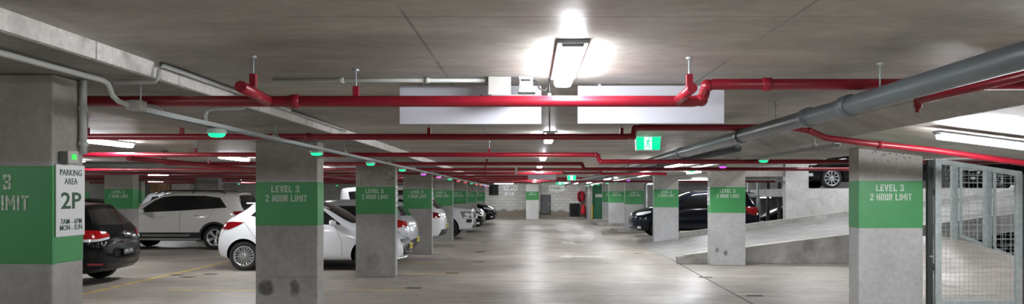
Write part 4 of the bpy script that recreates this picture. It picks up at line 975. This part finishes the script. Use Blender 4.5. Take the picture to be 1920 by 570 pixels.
    pipe_run('ceiling_conduit', 'short pale conduit looping up over the edge of the left band', [(-2.30, 4.14, 2.195), (-2.12, 4.14, 2.195), (-2.075, 4.14, 2.198), (-2.055, 4.14, 2.215), (-2.05, 4.14, 2.26), (-2.05, 4.16, SL-.015), (-2.05, 6.4, SL-.015)], .0135, 'conduit')
    pipe_run('ceiling_conduit', 'second pale conduit loop over the edge of the left band', [(-2.36, 5.45, 2.10), (-2.36, 5.45, 2.15), (-2.35, 5.45, 2.185), (-2.30, 5.45, 2.197), (-2.13, 5.45, 2.197), (-2.08, 5.45, 2.205), (-2.065, 5.45, 2.235), (-2.06, 5.45, SL-.02), (-2.06, 8.4, SL-.02)], .0135, 'conduit')
    pipe_run('ceiling_conduit', 'pale conduit across the ceiling to the grey junction box', [(-1.62, 4.72, SL-.018), (-.26, 4.72, SL-.018)], .0125, 'conduit', stubs=[([(-1.2, 4.72, SL-.018), (-1.17, 4.72, SL-.018)], .018), ([(-.66, 4.72, SL-.018), (-.63, 4.72, SL-.018)], .018)])
    pipe_run('ceiling_conduit', 'white conduit drop hanging over the middle of the aisle', [(.75, 16.0, 2.2), (-.27, 16.0, 2.2), (-.275, 16.0, 2.19), (-.275, 16.0, 2.0)], .022, 'boxwhite')
    pipe_run('wall_conduit', 'pale conduit down the side of the nearest left pillar', [(-2.535, 4.245, SO), (-2.535, 4.245, 1.80)], .02, 'conduit', stubs=[([(-2.535, 4.245, 2.07), (-2.535, 4.245, 2.045)], .026), ([(-2.535, 4.245, 1.87), (-2.535, 4.245, 1.845)], .026)])
    # cable trays with the bay lights
    def tray(label, x, y0, y1, z, rods):
        t = thing('hanging_cable_tray', label, 'cable tray', (x, y0, z))
        b = B(); n = y1-y0
        b.prism([(-.03, -.012), (-.026, -.012), (-.026, .013), (.026, .013), (.026, -.012), (.03, -.012), (.03, .018), (-.03, .018)], 'Y', 0, n); b.build('channel', M['slotted'], t)
        for y in rods:
            b = B(); b.tube([(0, y-y0, .018), (0, y-y0, SO-z)], .0045, 8); b.build('hanger_rod', M['galv'], t)
            b = B(); b.lathe([(.04, .018), (.034, .03), (.012, .055), (.006, .06)], 16, Matrix.Translation((0, y-y0, 0))); b.build('hanger_cup', M['boxwhite'], t)
    tray('long slotted cable tray hung along the left of the aisle carrying bay lights', -2.25, 4.28, 42, 2.06, [4.325, 6.62, 9.1, 12.0, 14.6, 17.2, 20, 23])
    tray('slotted cable tray hung along the right pillars carrying bay lights', 3.14, 7.6, 42, 2.078, [8.2, 11.2, 13.6, 16.5, 20])
    b = thing('ceiling_junction_box', 'grey junction box at the near end of the left cable tray under the ceiling', 'junction box', (-2.23, 4.24, 2.075))
    q = B(); q.box(-.045, -.04, -.03, .045, .04, .03); q.build('body', M['boxwhite'], b, bevel=.012)
    q = B(); q.tube([(.02, .03, .01), (.09, .06, .0), (.12, .05, -.02)], .009, 8); q.build('cable', M['boxwhite'], b)
    def ind(x, y, z, led, label, grp, rod=0):
        t = thing('hanging_bay_light', label, 'indicator light', (x, y, z), 0, grp)
        b = B(); b.lathe([(0, .0), (.054, 0), (.066, -.006), (.070, -.034), (.064, -.038), (0, -.038)], 24); b.build('housing', M['clearcup'], t)
        b = B(); b.lathe([(.060, -.038), (.056, -.050), (.040, -.062), (0, -.066)], 24); b.build('lens', M[led], t)
        if rod > .01: b = B(); b.tube([(0, 0, 0), (0, 0, rod)], .006, 8); b.build('hanger_rod', M['galv'], t)
    cols = ['green', 'green', 'green', 'green', 'purple', 'pink', 'green', 'red', 'red', 'green', 'red', 'red', 'purple', 'red']
    nm = ['nearest, beside the conduit loop', 'second, above the second left pillar', 'third along the tray', 'fourth, above the third left pillar', 'first purple one', 'only pink one', 'green one after the pink one', 'first red one', 'second red one', 'green one between red ones', 'third red one', 'fourth red one', 'far purple one', 'farthest red one']
    ys = [5.38, 7.9, 10.6, 13.25, 15.9, 18.6, 21.2, 23.8, 26.4, 29.2, 32, 34.8, 38.0, 40.6]
    for k, y in enumerate(ys): ind(-2.25, y, 2.047, 'led_'+cols[k], '%s bay light under the left cable tray, %s' % (cols[k], nm[k]), 'bay lights along the left tray')
    rc = [('green', 10.0), ('purple', 12.1), ('green', 14.4), ('purple', 23.6), ('green', 27), ('green', 30), ('green', 34), ('green', 37), ('green', 40)]
    rn = ['nearest green', 'nearest purple', 'second green', 'far purple', 'green past the far purple one', 'fifth green', 'sixth green', 'seventh green', 'last green']
    for k, (c_, y) in enumerate(rc): ind(3.14, y, 2.064, 'led_'+c_, 'bay light under the right cable tray, %s' % rn[k], 'bay lights along the right tray')
    for k, (px, py, Y, c_) in enumerate([(310, 327, 30, 'green'), (257, 338, 30, 'red'), (316, 342, 38, 'purple'), (415, 345, 36, 'purple'), (448, 345, 36, 'green'), (632, 348, 36, 'green')]):
        z = min(wz(py, Y)+.04, 2.20); t_ = ['green, left of the white SUV roof', 'red, on the third row pillar', 'purple, by the sandstone wall', 'purple, under the far stairs board', 'green, beside the far purple one', 'green, before the block wall'][k]
        ind(wx(px, Y), Y, z, 'led_'+c_, 'bay light over the second left aisle, '+t_, 'bay lights over the second left aisle', SL-z)
    # white boards hung from the ceiling, blank on this side
    def board(label, x0, x1, y, z0, z1, text=None):
        t = thing('hanging_sign_board', label, 'sign board', ((x0+x1)/2, y, z1), 0)
        b = B(); b.box(-(x1-x0)/2, -.015, z0-z1, (x1-x0)/2, .015, 0); b.build('panel', M['board'], t, bevel=.003)
        for sg in (-.35, .35):
            b = B(); b.box(sg*(x1-x0)-.01, -.008, 0, sg*(x1-x0)+.01, .008, max(.006, SL-z1)); b.build('bracket', M['galv'], t)
        if text: text_mesh(text, 'sign_lettering', M['signblack'], t, face_front(0, -.017, (z0-z1)/2), (z1-z0)*.5, (x1-x0)*.78)
        return t
    board('blank white hanging board left of the aisle lamp', wx(750, 5), wx(1015, 5), 5, wz(233, 5), SL-.012)
    board('blank white hanging board right of the aisle lamp, under the step in the red pipe', wx(1083, 5), wx(1357, 5), 5, wz(232, 5), SL-.012)
    board('small pale hanging board far down the aisle', wx(990, 21.4), wx(1043, 21.4), 21.4, wz(337, 21.4), wz(327.5, 21.4))
    board('white stairs board hanging far left over the white SUV', wx(412, 33), wx(452, 33), 33, wz(343.5, 33), wz(334.5, 33), '< STAIRS')
    # grey box, camera unit and cable on the ceiling behind the first red pipe
    t = thing('ceiling_junction_box', 'pale grey junction box on the ceiling above the first red pipe', 'junction box', (wx(937, 4.72), 4.72, SL))
    b = B(); b.box(-.071, -.05, -.115, .071, .05, 0); b.build('box', M['boxwhite'], t, bevel=.005)
    b = B(); b.box(-.05, -.06, -.135, .13, .06, -.115); b.build('lower_plate', M['boxgrey'], t, bevel=.004)
    b = B(); b.tube([(-.12, 0, -.11), (-.09, 0, -.135), (-.05, 0, -.142), (-.01, 0, -.13), (.02, 0, -.112)], .005, 8); b.build('cable', M['black'], t)
    t = thing('ceiling_sensor_unit', 'white bracket mounted camera unit beside the grey junction box', 'camera', (wx(986, 4.72), 4.72, SL))
    b = B(); b.prism([(-.046, -.0), (-.046, -.012), (-.036, -.02), (-.04, -.062), (.046, -.062), (.038, -.02), (.046, -.012), (.046, 0)], 'Y', -.05, .05); b.build('bracket', M['boxwhite'], t, bevel=.004)
    b = B(); b.box(-.03, -.056, -.03, .03, -.046, -.018); b.build('slot', M['black'], t)
    b = B(); b.box(-.05, -.05, -.10, .06, .05, -.062); b.build('camera_body', M['boxgrey'], t, bevel=.006)
    b = B(); b.tube([(.045, 0, -.015), (.07, 0, -.03), (.085, 0, -.07), (.12, 0, -.085), (.135, 0, -.06)], .0045, 8); b.build('cable', M['black'], t)
    t = thing('hanging_conduit_drop', 'dark cable drop with a clip between the two white boards', 'cable', (wx(1030, 4.75), 4.75, SL))
    b = B(); b.tube([(0, 0, 0), (0, 0, -.05), (.002, 0, -.34)], .005, 8); b.build('cable', M['black'], t)
    b = B(); b.box(-.012, -.012, -.145, .012, .012, -.095); b.build('clip', M['darkpost'], t)
    # exit signs
    def exit_sign(label, x, y, z0, w, h):
        t = thing('exit_sign', label, 'exit sign', (x, y, z0))
        b = B(); b.prism([(-w/2+.012, 0), (w/2-.012, 0), (w/2, h), (-w/2, h)], 'Y', -.03, .03); b.build('housing', M['white'], t, bevel=.006)
        b = B(); b.prism([(-w/2+.024, .014), (w/2-.024, .014), (w/2-.016, h-.016), (-w/2+.016, h-.016)], 'Y', -.034, -.0305); b.build('green_face', M['exitgreen'], t)
        b = B(); b.box(-.052, -.0365, .016, .042, -.0345, h-.018); b.build('door_pictogram', M['exitwhite'], t)
        s = h/.185; q = B(); Y0 = -.039
        def limb(p, w_):
            q.tube([(a*s-.004, Y0, c_*s+.012) for a, c_ in p], w_*s, 8)
        q.lathe([(0, -.002), (.011*s, 0), (0, .003)], 14, Matrix.Translation((.012*s, Y0, .143*s+.01)) @ Matrix.Rotation(PI/2, 4, 'X'))
        limb([(.004, .125), (-.006, .078)], .011); limb([(.004, .122), (.026, .105), (.038, .115)], .0055); limb([(.002, .122), (-.02, .112), (-.028, .09)], .0055)
        limb([(-.004, .08), (.016, .055), (.014, .02)], .0075); limb([(-.008, .08), (-.014, .048), (-.04, .034)], .0075)
        q.build('running_figure', M['exitgreen'], t)
        for sg in (-.3, .3):
            b = B(); b.tube([(sg*w, 0, h), (sg*w, 0, SL-z0)], .004, 8); b.build('hanger_rod', M['galv'], t)
    exit_sign('green running man exit sign hung near the second red pipe', wx(1215, 9.4), 9.4, wz(283, 9.4), .335, .19)
    exit_sign('small far green exit sign down the aisle', wx(1072, 24.2), 24.2, wz(338.5, 24.2), .30, .175)
    exit_sign('tiny exit sign near the end wall', wx(1050, 44), 44, wz(346.5, 44), .5, .12)
    # parking sign and sensor on the nearest left pillar
    t = thing('parking_sign', 'white parking area sign reading 2P on the side of the nearest left pillar', 'sign', (-2.555, 4.15, 1.34))
    b = B(); b.box(0, -.125, 0, .006, .135, .395); b.build('sign_plate', M['white'], t, bevel=.003)
    for s_, y, z, h, w in [('PARKING', .005, .352, .034, .195), ('AREA', .005, .304, .034, .118), ('2P', .008, .198, .092, .185), ('7AM - 6PM', .008, .082, .030, .19), ('MON - SUN', .006, .048, .030, .20)]:
        text_mesh(s_, 'sign_lettering', M['signgreen'], t, face_right(.0065, y, z), h, w, .018 if s_ == '2P' else .004)
    t = thing('sensor_box', 'small white box with a green display above the parking area sign', 'sensor', (-2.555, 4.058, 1.745))
    b = B(); b.box(.001, 0, 0, .048, .086, .062); b.build('body', M['boxgrey'], t, bevel=.004)
    b = B(); b.box(.046, -.004, -.003, .054, .092, .066); b.build('face_plate', M['boxwhite'], t, bevel=.003)
    b = B(); b.box(.053, .024, .018, .0565, .068, .047); b.build('display', M['screen'], t)
    b = B(); b.tube([(.022, .04, .0), (.022, .04, -.012)], .012, 12); b.build('cable_gland', M['boxwhite'], t)
    def side_sign(label, x, y, w=.2, h=.4, z=1.34):
        t = thing('parking_sign', label, 'sign', (x, y, z)); sg = 1 if x < 0 else -1
        b = B(); b.box(0, -w/2, 0, sg*.006, w/2, h); b.build('sign_plate', M['white'], t, bevel=.002)
        mt = face_right(sg*.0065, 0, 0) if sg > 0 else Matrix.Rotation(PI, 4, 'Z') @ face_right(.0065, 0, 0)
        for s_, z_, hh, w_ in [('PARKING', .345, .03, .15), ('AREA', .30, .03, .09), ('2P', .2, .085, .14), ('7AM - 6PM', .085, .026, .15), ('MON - SUN', .05, .026, .15)]:
            text_mesh(s_, 'sign_lettering', M['signgreen'], t, Matrix.Translation((0, 0, z_)) @ mt, hh, w_)
    side_sign('narrow looking white parking sign on the side of the third left pillar', -2.555, 14.4)
    side_sign('white parking sign on the left side of the second right pillar', 4.015, 16.7)
    side_sign('white parking sign on the side of the fourth left pillar', -2.555, 19.75)

# ------------------------------------------------------------------ end wall
def make_end_wall():
    Yw = 48.58
    def sign(label, px0, px1, py0, py1, txt, Y=Yw):
        x0, x1, z0, z1 = wx(px0, Y), wx(px1, Y), wz(py1, Y), wz(py0, Y)
        t = thing('wall_sign', label, 'sign', ((x0+x1)/2, Y, z0)); b = B(); b.box(-(x1-x0)/2, -.03, 0, (x1-x0)/2, .02, z1-z0); b.build('sign_plate', M['white'], t, bevel=.004)
        for k, s_ in enumerate(txt):
            n = len(txt); text_mesh(s_, 'sign_lettering', M['signblack'], t, face_front(0, -.031, (z1-z0)*(1-(k+.5)/n)), (z1-z0)*.5/n, (x1-x0)*(.74 if n == 1 else .5), .02)
    sign('white LIFT sign on the end wall left of the lone pillar', 944, 970, 347.5, 357.5, ['< LIFT >'])
    sign('small white notice under the LIFT sign', 946, 964, 360.5, 366.5, ['TO LIFT', 'LEVEL 3'])
    sign('white STAIRS sign on the end wall right of the lone pillar', 1029, 1058, 347.5, 358.5, ['> STAIRS >'])
    def panel(name, label, cat, px0, px1, py0, py1, mat, fr, frw=.05, extra=None):
        x0, x1, z0, z1 = wx(px0, Yw), wx(px1, Yw), wz(py1, Yw), wz(py0, Yw); w = (x1-x0)/2; h = z1-z0
        t = thing(name, label, cat, ((x0+x1)/2, Yw, z0)); b = B()
        for q in ((-w, 0, -w+frw, h), (w-frw, 0, w, h), (-w, 0, w, frw), (-w, h-frw, w, h)): b.box(q[0], -.06, q[1], q[2], .02, q[3])
        b.build('frame', M[fr], t); b = B(); b.box(-w+frw*.8, -.035, frw*.8, w-frw*.8, .02, h-frw*.8); b.build('panel', M[mat], t)
        return t, w, h
    t, w, h = panel('service_hatch', 'tall grey service hatch in the end wall', 'hatch', 1014, 1032.5, 365.5, 401.5, 'greypanel', 'trim')
    b = B(); b.box(w-.14, -.06, h*.45, w-.09, -.035, h*.55); b.build('handle', M['galv'], t)
    t, w, h = panel('vent_grille', 'dark square vent low in the end wall', 'vent', 1067.5, 1088, 381, 406.5, 'blackmatte', 'darkpost', .07)
    b = B()
    for k in range(9): b.box(-w+.06, -.05, .1+k*(h-.2)/9, w-.06, -.036, .1+k*(h-.2)/9+.03)
    b.build('louvre', M['black'], t)
    t, w, h = panel('vent_grille', 'dark louvred opening high at the left of the end wall', 'vent', 916.5, 935, 343.5, 366.5, 'blackmatte', 'darkpost', .05)
    b = B(); b.box(-.02, -.05, 0, .02, -.03, h)
    for k in range(7): b.box(-w+.05, -.05, .06+k*h/8, w-.05, -.036, .06+k*h/8+.03)
    b.build('louvre', M['black'], t)
    # green fire door
    x0, x1 = wx(1112, 46.2), wx(1135, 46.2)
    t = thing('door_1', 'green fire door at the end of the right row', 'door', ((x0+x1)/2, 46.2, 0)); t['kind'] = 'structure'; w = (x1-x0)/2
    b = B(); b.box(-w-.05, -.04, 0, -w, .2, 2.2); b.box(w, -.04, 0, w+.05, .2, 2.2); b.box(-w-.05, -.04, 2.1, w+.05, .2, 2.2); b.build('door_frame', M['greendoor'], t)
    b = B(); b.box(-w, 0, .06, w, .05, 2.1); b.build('door_leaf', M['greendoor'], t)
    b = B(); b.box(-w, -.03, 0, w, .2, .06); b.build('threshold', M['kerb_top'], t)
    b = B(); b.box(-.24, -.012, 1.42, .24, 0, 1.6); b.build('door_sign', M['white'], t)
    text_mesh('FIRE DOOR', 'sign_lettering', M['signblack'], t, face_front(0, -.0125, 1.51), .07, .36)
    b = B(); b.tube([(w-.1, -.0, 1.0), (w-.1, -.06, 1.0), (w-.24, -.06, 1.0)], .015, 8); b.build('door_handle', M['galv'], t)
    b = B(); b.box(wx(1104, 46.2), 46.15, 0, x0-.05, 46.6, 2.2); b.box(x1+.05, 46.15, 0, 5.3, 46.6, 2.2); b.box(wx(1104, 46.2), 46.6, 0, 5.3, 48.6, 2.2); struct(b.build('wall_lobby', M['pillar']), 'concrete wall around the green door')
    # yellow post beside the door
    t = thing('bollard', 'yellow post at the left of the green door', 'bollard', (wx(1110.5, 45.8), 45.8, 0)); b = B(); b.lathe([(.045, 0), (.045, .9), (.03, .94), (0, .95)], 16); b.build('post', M['yellowpost'], t); b = B(); b.lathe([(.09, 0), (.09, .015), (.045, .02)], 16); b.build('base_plate', M['darkpost'], t)
    # hose reel and extinguisher
    t = thing('fire_hose_reel', 'round red fire hose reel on the end wall left of the door', 'hose reel', (3.36, 48.25, 1.45))
    mt = Matrix.Rotation(PI/2, 4, 'X') @ Matrix.Identity(4)
    b = B(); b.lathe([(.0, .16), (.30, .16), (.33, .13), (.33, .10), (.24, .08), (.24, -.08), (.33, -.10), (.33, -.13), (0, -.13)], 28, Matrix.Rotation(math.radians(62), 4, 'Z') @ mt); b.build('reel', M['firered'], t, smooth=False)
    b = B()
    for k in range(5): b.lathe([(.25+.012*k, -.075+.03*k), (.275+.012*k, -.06+.03*k), (.25+.012*k, -.045+.03*k)], 24, Matrix.Rotation(math.radians(62), 4, 'Z') @ mt)
    b.build('hose', M['black'], t)
    b = B(); b.box(-.04, .1, -.4, .04, .33, .4); b.build('wall_bracket', M['firered'], t)
    t = thing('fire_extinguisher', 'red fire extinguisher under the hose reel', 'extinguisher', (3.50, 48.38, .30))
    b = B(); b.lathe([(0, 0), (.13, 0), (.15, .03), (.15, .5), (.11, .6), (.04, .64), (.04, .7), (0, .7)], 20); b.build('cylinder', M['firered'], t)
    b = B(); b.box(-.03, -.03, .7, .03, .03, .75); b.tube([(0, 0, .74), (.14, 0, .78)], .015, 8); b.build('valve', M['black'], t); b = B(); b.tube([(0, -.03, .72), (-.14, -.08, .6), (-.17, -.06, .3)], .016, 8); b.build('hose', M['black'], t)
    b = B(); b.box(-.1, .1, .2, .1, .22, .3); b.build('wall_bracket', M['darkpost'], t)
    b = B(); b.box(-22, 48.4, 0, wx(984, 48), 48.6, .1); b.box(wx(1011, 48), 48.4, 0, wx(1098, 48), 48.6, .1); b.box(-.9, 48.2, 0, wx(984,48), 48.6, .3) if False else None
    struct(b.build('baseboard_back', M['kerb'], bevel=.02), 'low concrete kerb at the foot of the end wall')

# ------------------------------------------------------------------ mesh gate and fences
def mesh_grid(b, P, u0, u1, v0, v1, step, r=.0028):
    """welded wire panel: P(u,v,k) gives a point; bottom/top may slope"""
    n = int((u1-u0)/step)
    for k in range(n+1):
        u = u0+(u1-u0)*k/n; b.tube([P(u, v0(u)), P(u, v1(u))], r, 5, caps=False)
    lo = min(v0(u0), v0(u1)); hi = max(v1(u0), v1(u1)); m = int((hi-lo)/step)
    for k in range(1, m):
        v = lo+(hi-lo)*k/m; us = [u0+(u1-u0)*q/24 for q in range(25)]; ok = [u for u in us if v0(u) <= v <= v1(u)]
        if len(ok) > 1: b.tube([P(ok[0], v), P(ok[-1], v)], r, 5, caps=False)

def make_fences():
    Y = 8.97; zr = lambda x: 2.0-(x-4.9)*.15
    t = thing('gate_post', 'dark steel post between the nearest right pillar and the mesh gate', 'post', (4.82, Y+.02, 0))
    b = B(); b.box(-.03, -.03, 0, .03, .03, zr(4.82)-.02); b.build('post', M['darkpost'], t, bevel=.004); b = B(); b.box(-.05, -.06, 0, .05, .06, .012); b.build('base_plate', M['darkpost'], t)
    b = B(); b.tube([(0, -.03, .83), (0, -.05, .83)], .012, 8); b.build('bolt', M['galv'], t)
    t = thing('mesh_gate', 'galvanised mesh gate with sloping top rail beside the nearest right pillar', 'gate', (4.87, Y, .24))
    L_ = lambda x, z: (x-4.87, 0, z-.24); z0 = .28
    def bar(name, x0, za, x1, zb, w=.055, vert=False):
        b = B()
        if vert: b.prism([(x0-4.87, za-.24), (x1-4.87, za-.24), (x1-4.87, zr(x1)-.24), (x0-4.87, zr(x0)-.24)], 'Y', -.025, .025)
        else: b.prism([(x0-4.87, za-w-.24), (x1-4.87, zb-w-.24), (x1-4.87, zb-.24), (x0-4.87, za-.24)], 'Y', -.022, .022)
        return b.build(name, M['galv'], t, bevel=.006)
    bar('gate_stile', 4.87, .24, 4.945, 0, vert=True); bar('gate_stile', 5.84, .24, 5.91, 0, vert=True)
    bar('top_rail', 4.945, zr(4.945), 5.84, zr(5.84), .06); bar('bottom_rail', 4.945, .305, 5.84, .305, .055)
    b = B(); mesh_grid(b, lambda u, v: (u-4.87, 0, v-.24), 4.95, 5.835, lambda u: .30, lambda u: zr(u)-.06, .055, .0021); b.build('wire_mesh', M['galv'], t)
    for z in (.7, 1.6):
        b = B(); b.tube([(-.005, -.0, z-.24-.04), (-.005, 0, z-.24+.04)], .014, 8); b.build('hinge', M['darkpost'], t)
    t = thing('gate_post', 'galvanised post at the far right edge beside the mesh gate', 'post', (5.99, Y+.02, 0))
    b = B(); b.box(-.03, -.03, 0, .03, .03, zr(5.99)-.02); b.build('post', M['darkpost'], t, bevel=.004); b = B(); b.box(-.05, -.06, 0, .05, .06, .012); b.build('base_plate', M['darkpost'], t)
    # inner fence standing on the apron crest
    Yf = 16.3; x1, x2, x3 = wx(1789, Yf), wx(1851, Yf), wx(1915, Yf)
    za, zb, zc = wz(449, Yf), wz(476, Yf), wz(500, Yf)
    ta, tb, tc = wz(304, Yf), wz(318, Yf), wz(330, Yf)
    for lab, x, z_, zt, w in (('left post of the inner mesh fence seen through the gate', x1, za, ta, .07), ('middle post of the inner mesh fence seen through the gate', x2, zb, tb, .075), ('right post of the inner mesh fence behind the gate stile', x3, zc, tc, .07)):
        t = thing('fence_post', lab, 'post', (x, Yf, z_-.3)); b = B(); b.box(-w, -.04, 0, w, .04, zt-z_+.3); b.build('post', M['galv'], t, bevel=.008); b = B(); b.box(-w-.04, -.07, .27, w+.04, .07, .30); b.build('base_plate', M['galv'], t)
    for lab, xa, xb, q0, q1, r0, r1 in (('left mesh panel of the inner fence', x1+.07, x2-.075, za+.09, zb+.18, 2.13, 2.14), ('right mesh panel of the inner fence', x2+.075, x3-.07, zb+.12, zc+.15, 2.13, 2.03)):
        t = thing('mesh_fence', lab+' seen through the gate', 'fence', (xa, Yf-.09, q1)); f = lambda u, a, c_: a+(c_-a)*(u-xa)/(xb-xa)
        b = B(); b.prism([(0, q0-q1-.04), (xb-xa, -.04), (xb-xa, .04), (0, q0-q1+.04)], 'Y', -.02, .02); b.build('bottom_rail', M['galv'], t)
        b = B(); b.prism([(0, r0-q1-.03), (xb-xa, r1-q1-.03), (xb-xa, r1-q1+.03), (0, r0-q1+.03)], 'Y', -.02, .02); b.build('top_rail', M['galv'], t)
        for u in (xa, xb-.05):
            b = B(); b.prism([(u-xa, f(u, q0, q1)-q1), (u-xa+.05, f(u+.05, q0, q1)-q1), (u-xa+.05, f(u+.05, r0, r1)-q1), (u-xa, f(u, r0, r1)-q1)], 'Y', -.018, .018); b.build('upright', M['galv'], t)
        b = B(); mesh_grid(b, lambda u, v: (u-xa, 0, v-q1), xa+.02, xb-.02, lambda u: f(u, q0, q1), lambda u: f(u, r0, r1), .15, .006); b.build('wire_mesh', M['galv'], t)
    # galvanised posts beyond the navy SUV
    pl = ['first, nearest the second right pillar', 'second', 'third', 'fourth, beside the concrete wall']
    xs = []
    for k, px in enumerate([1404, 1422, 1440, 1461]):
        x = wx(px, 29.6); xs.append(x); t = thing('guard_post', 'galvanised guard post behind the navy SUV tail, '+pl[k], 'post', (x, 29.6, 0), 0, 'galvanised guard posts')
        b = B(); b.box(-.06, -.05, 0, .06, .05, 2.2); b.build('post', M['galv' if k < 2 else 'darkpost'], t, bevel=.006); b = B(); b.box(-.1, -.1, 0, .1, .1, .02); b.build('base_plate', M['galv'], t)
    t = thing('guard_rail', 'galvanised rail across the guard posts behind the navy SUV tail', 'rail', (xs[0], 29.5, 2.12)); b = B(); b.box(-.3, -.03, -.05, xs[-1]-xs[0]+.1, .03, .05); b.build('rail', M['galv'], t); b = B(); b.box(-.3, -.02, -.65, xs[-1]-xs[0]+.1, .02, -.57); b.build('lower_rail', M['galv'], t)
    # pale door frame between third and fourth right pillars
    for k, (p0, p1, Yq) in enumerate([(1211, 1226, 33.0)]):
        x0, x1 = wx(p0, Yq), wx(p1, Yq); t = thing('mesh_gate', 'far galvanised gate showing between the third and fourth right pillars', 'gate', (x0, Yq, 0)); w = max(.6, x1-x0)
        b = B(); b.box(0, -.03, 0, .07, .03, 2.12); b.box(w-.07, -.03, 0, w, .03, 2.12); b.box(0, -.03, 2.05, w, .03, 2.12); b.box(0, -.03, .9, w, .03, .97); b.box(0, -.03, .05, w, .03, .12); b.build('gate_frame', M['galv'], t)
        b = B(); mesh_grid(b, lambda u, v: (u, 0, v), .05, w-.05, lambda u: .1, lambda u: 2.08, .1, .004); b.build('wire_mesh', M['galv'], t)

# ------------------------------------------------------------------ light, camera
LAMP = 95.0
def main():
    build_materials(); make_shell(); make_pillars(); make_services(); make_end_wall(); make_fences(); make_cars()
    sc = bpy.context.scene
    w = bpy.data.worlds.new('world'); sc.world = w; w.use_nodes = True
    bg = w.node_tree.nodes['Background']; bg.inputs['Color'].default_value = (.6, .65, .7, 1); bg.inputs['Strength'].default_value = .05
    cam = bpy.data.cameras.new('camera'); co = bpy.data.objects.new('camera', cam); C.objects.link(co)
    co.location = (0, 0, HC); co.rotation_euler = (PI/2, 0, 0); cam.sensor_width = 36; cam.lens = 36*F/1920
    cam.shift_x = (960-VX)/1920; cam.shift_y = (VY-285)/1920; cam.clip_start = .05; cam.clip_end = 200
    sc.camera = co
    vs = sc.view_settings; vs.view_transform = 'Standard'; vs.look = 'None'; vs.exposure = EXPO; vs.gamma = 1; vs.use_curve_mapping = False
    sc.cycles.use_denoising = True; sc.cycles.max_bounces = 10; sc.cycles.diffuse_bounces = 5; sc.cycles.glossy_bounces = 4; sc.cycles.sample_clamp_indirect = 8
    try: sc.cycles.use_light_tree = True
    except Exception: pass
EXPO = 0.15
main()
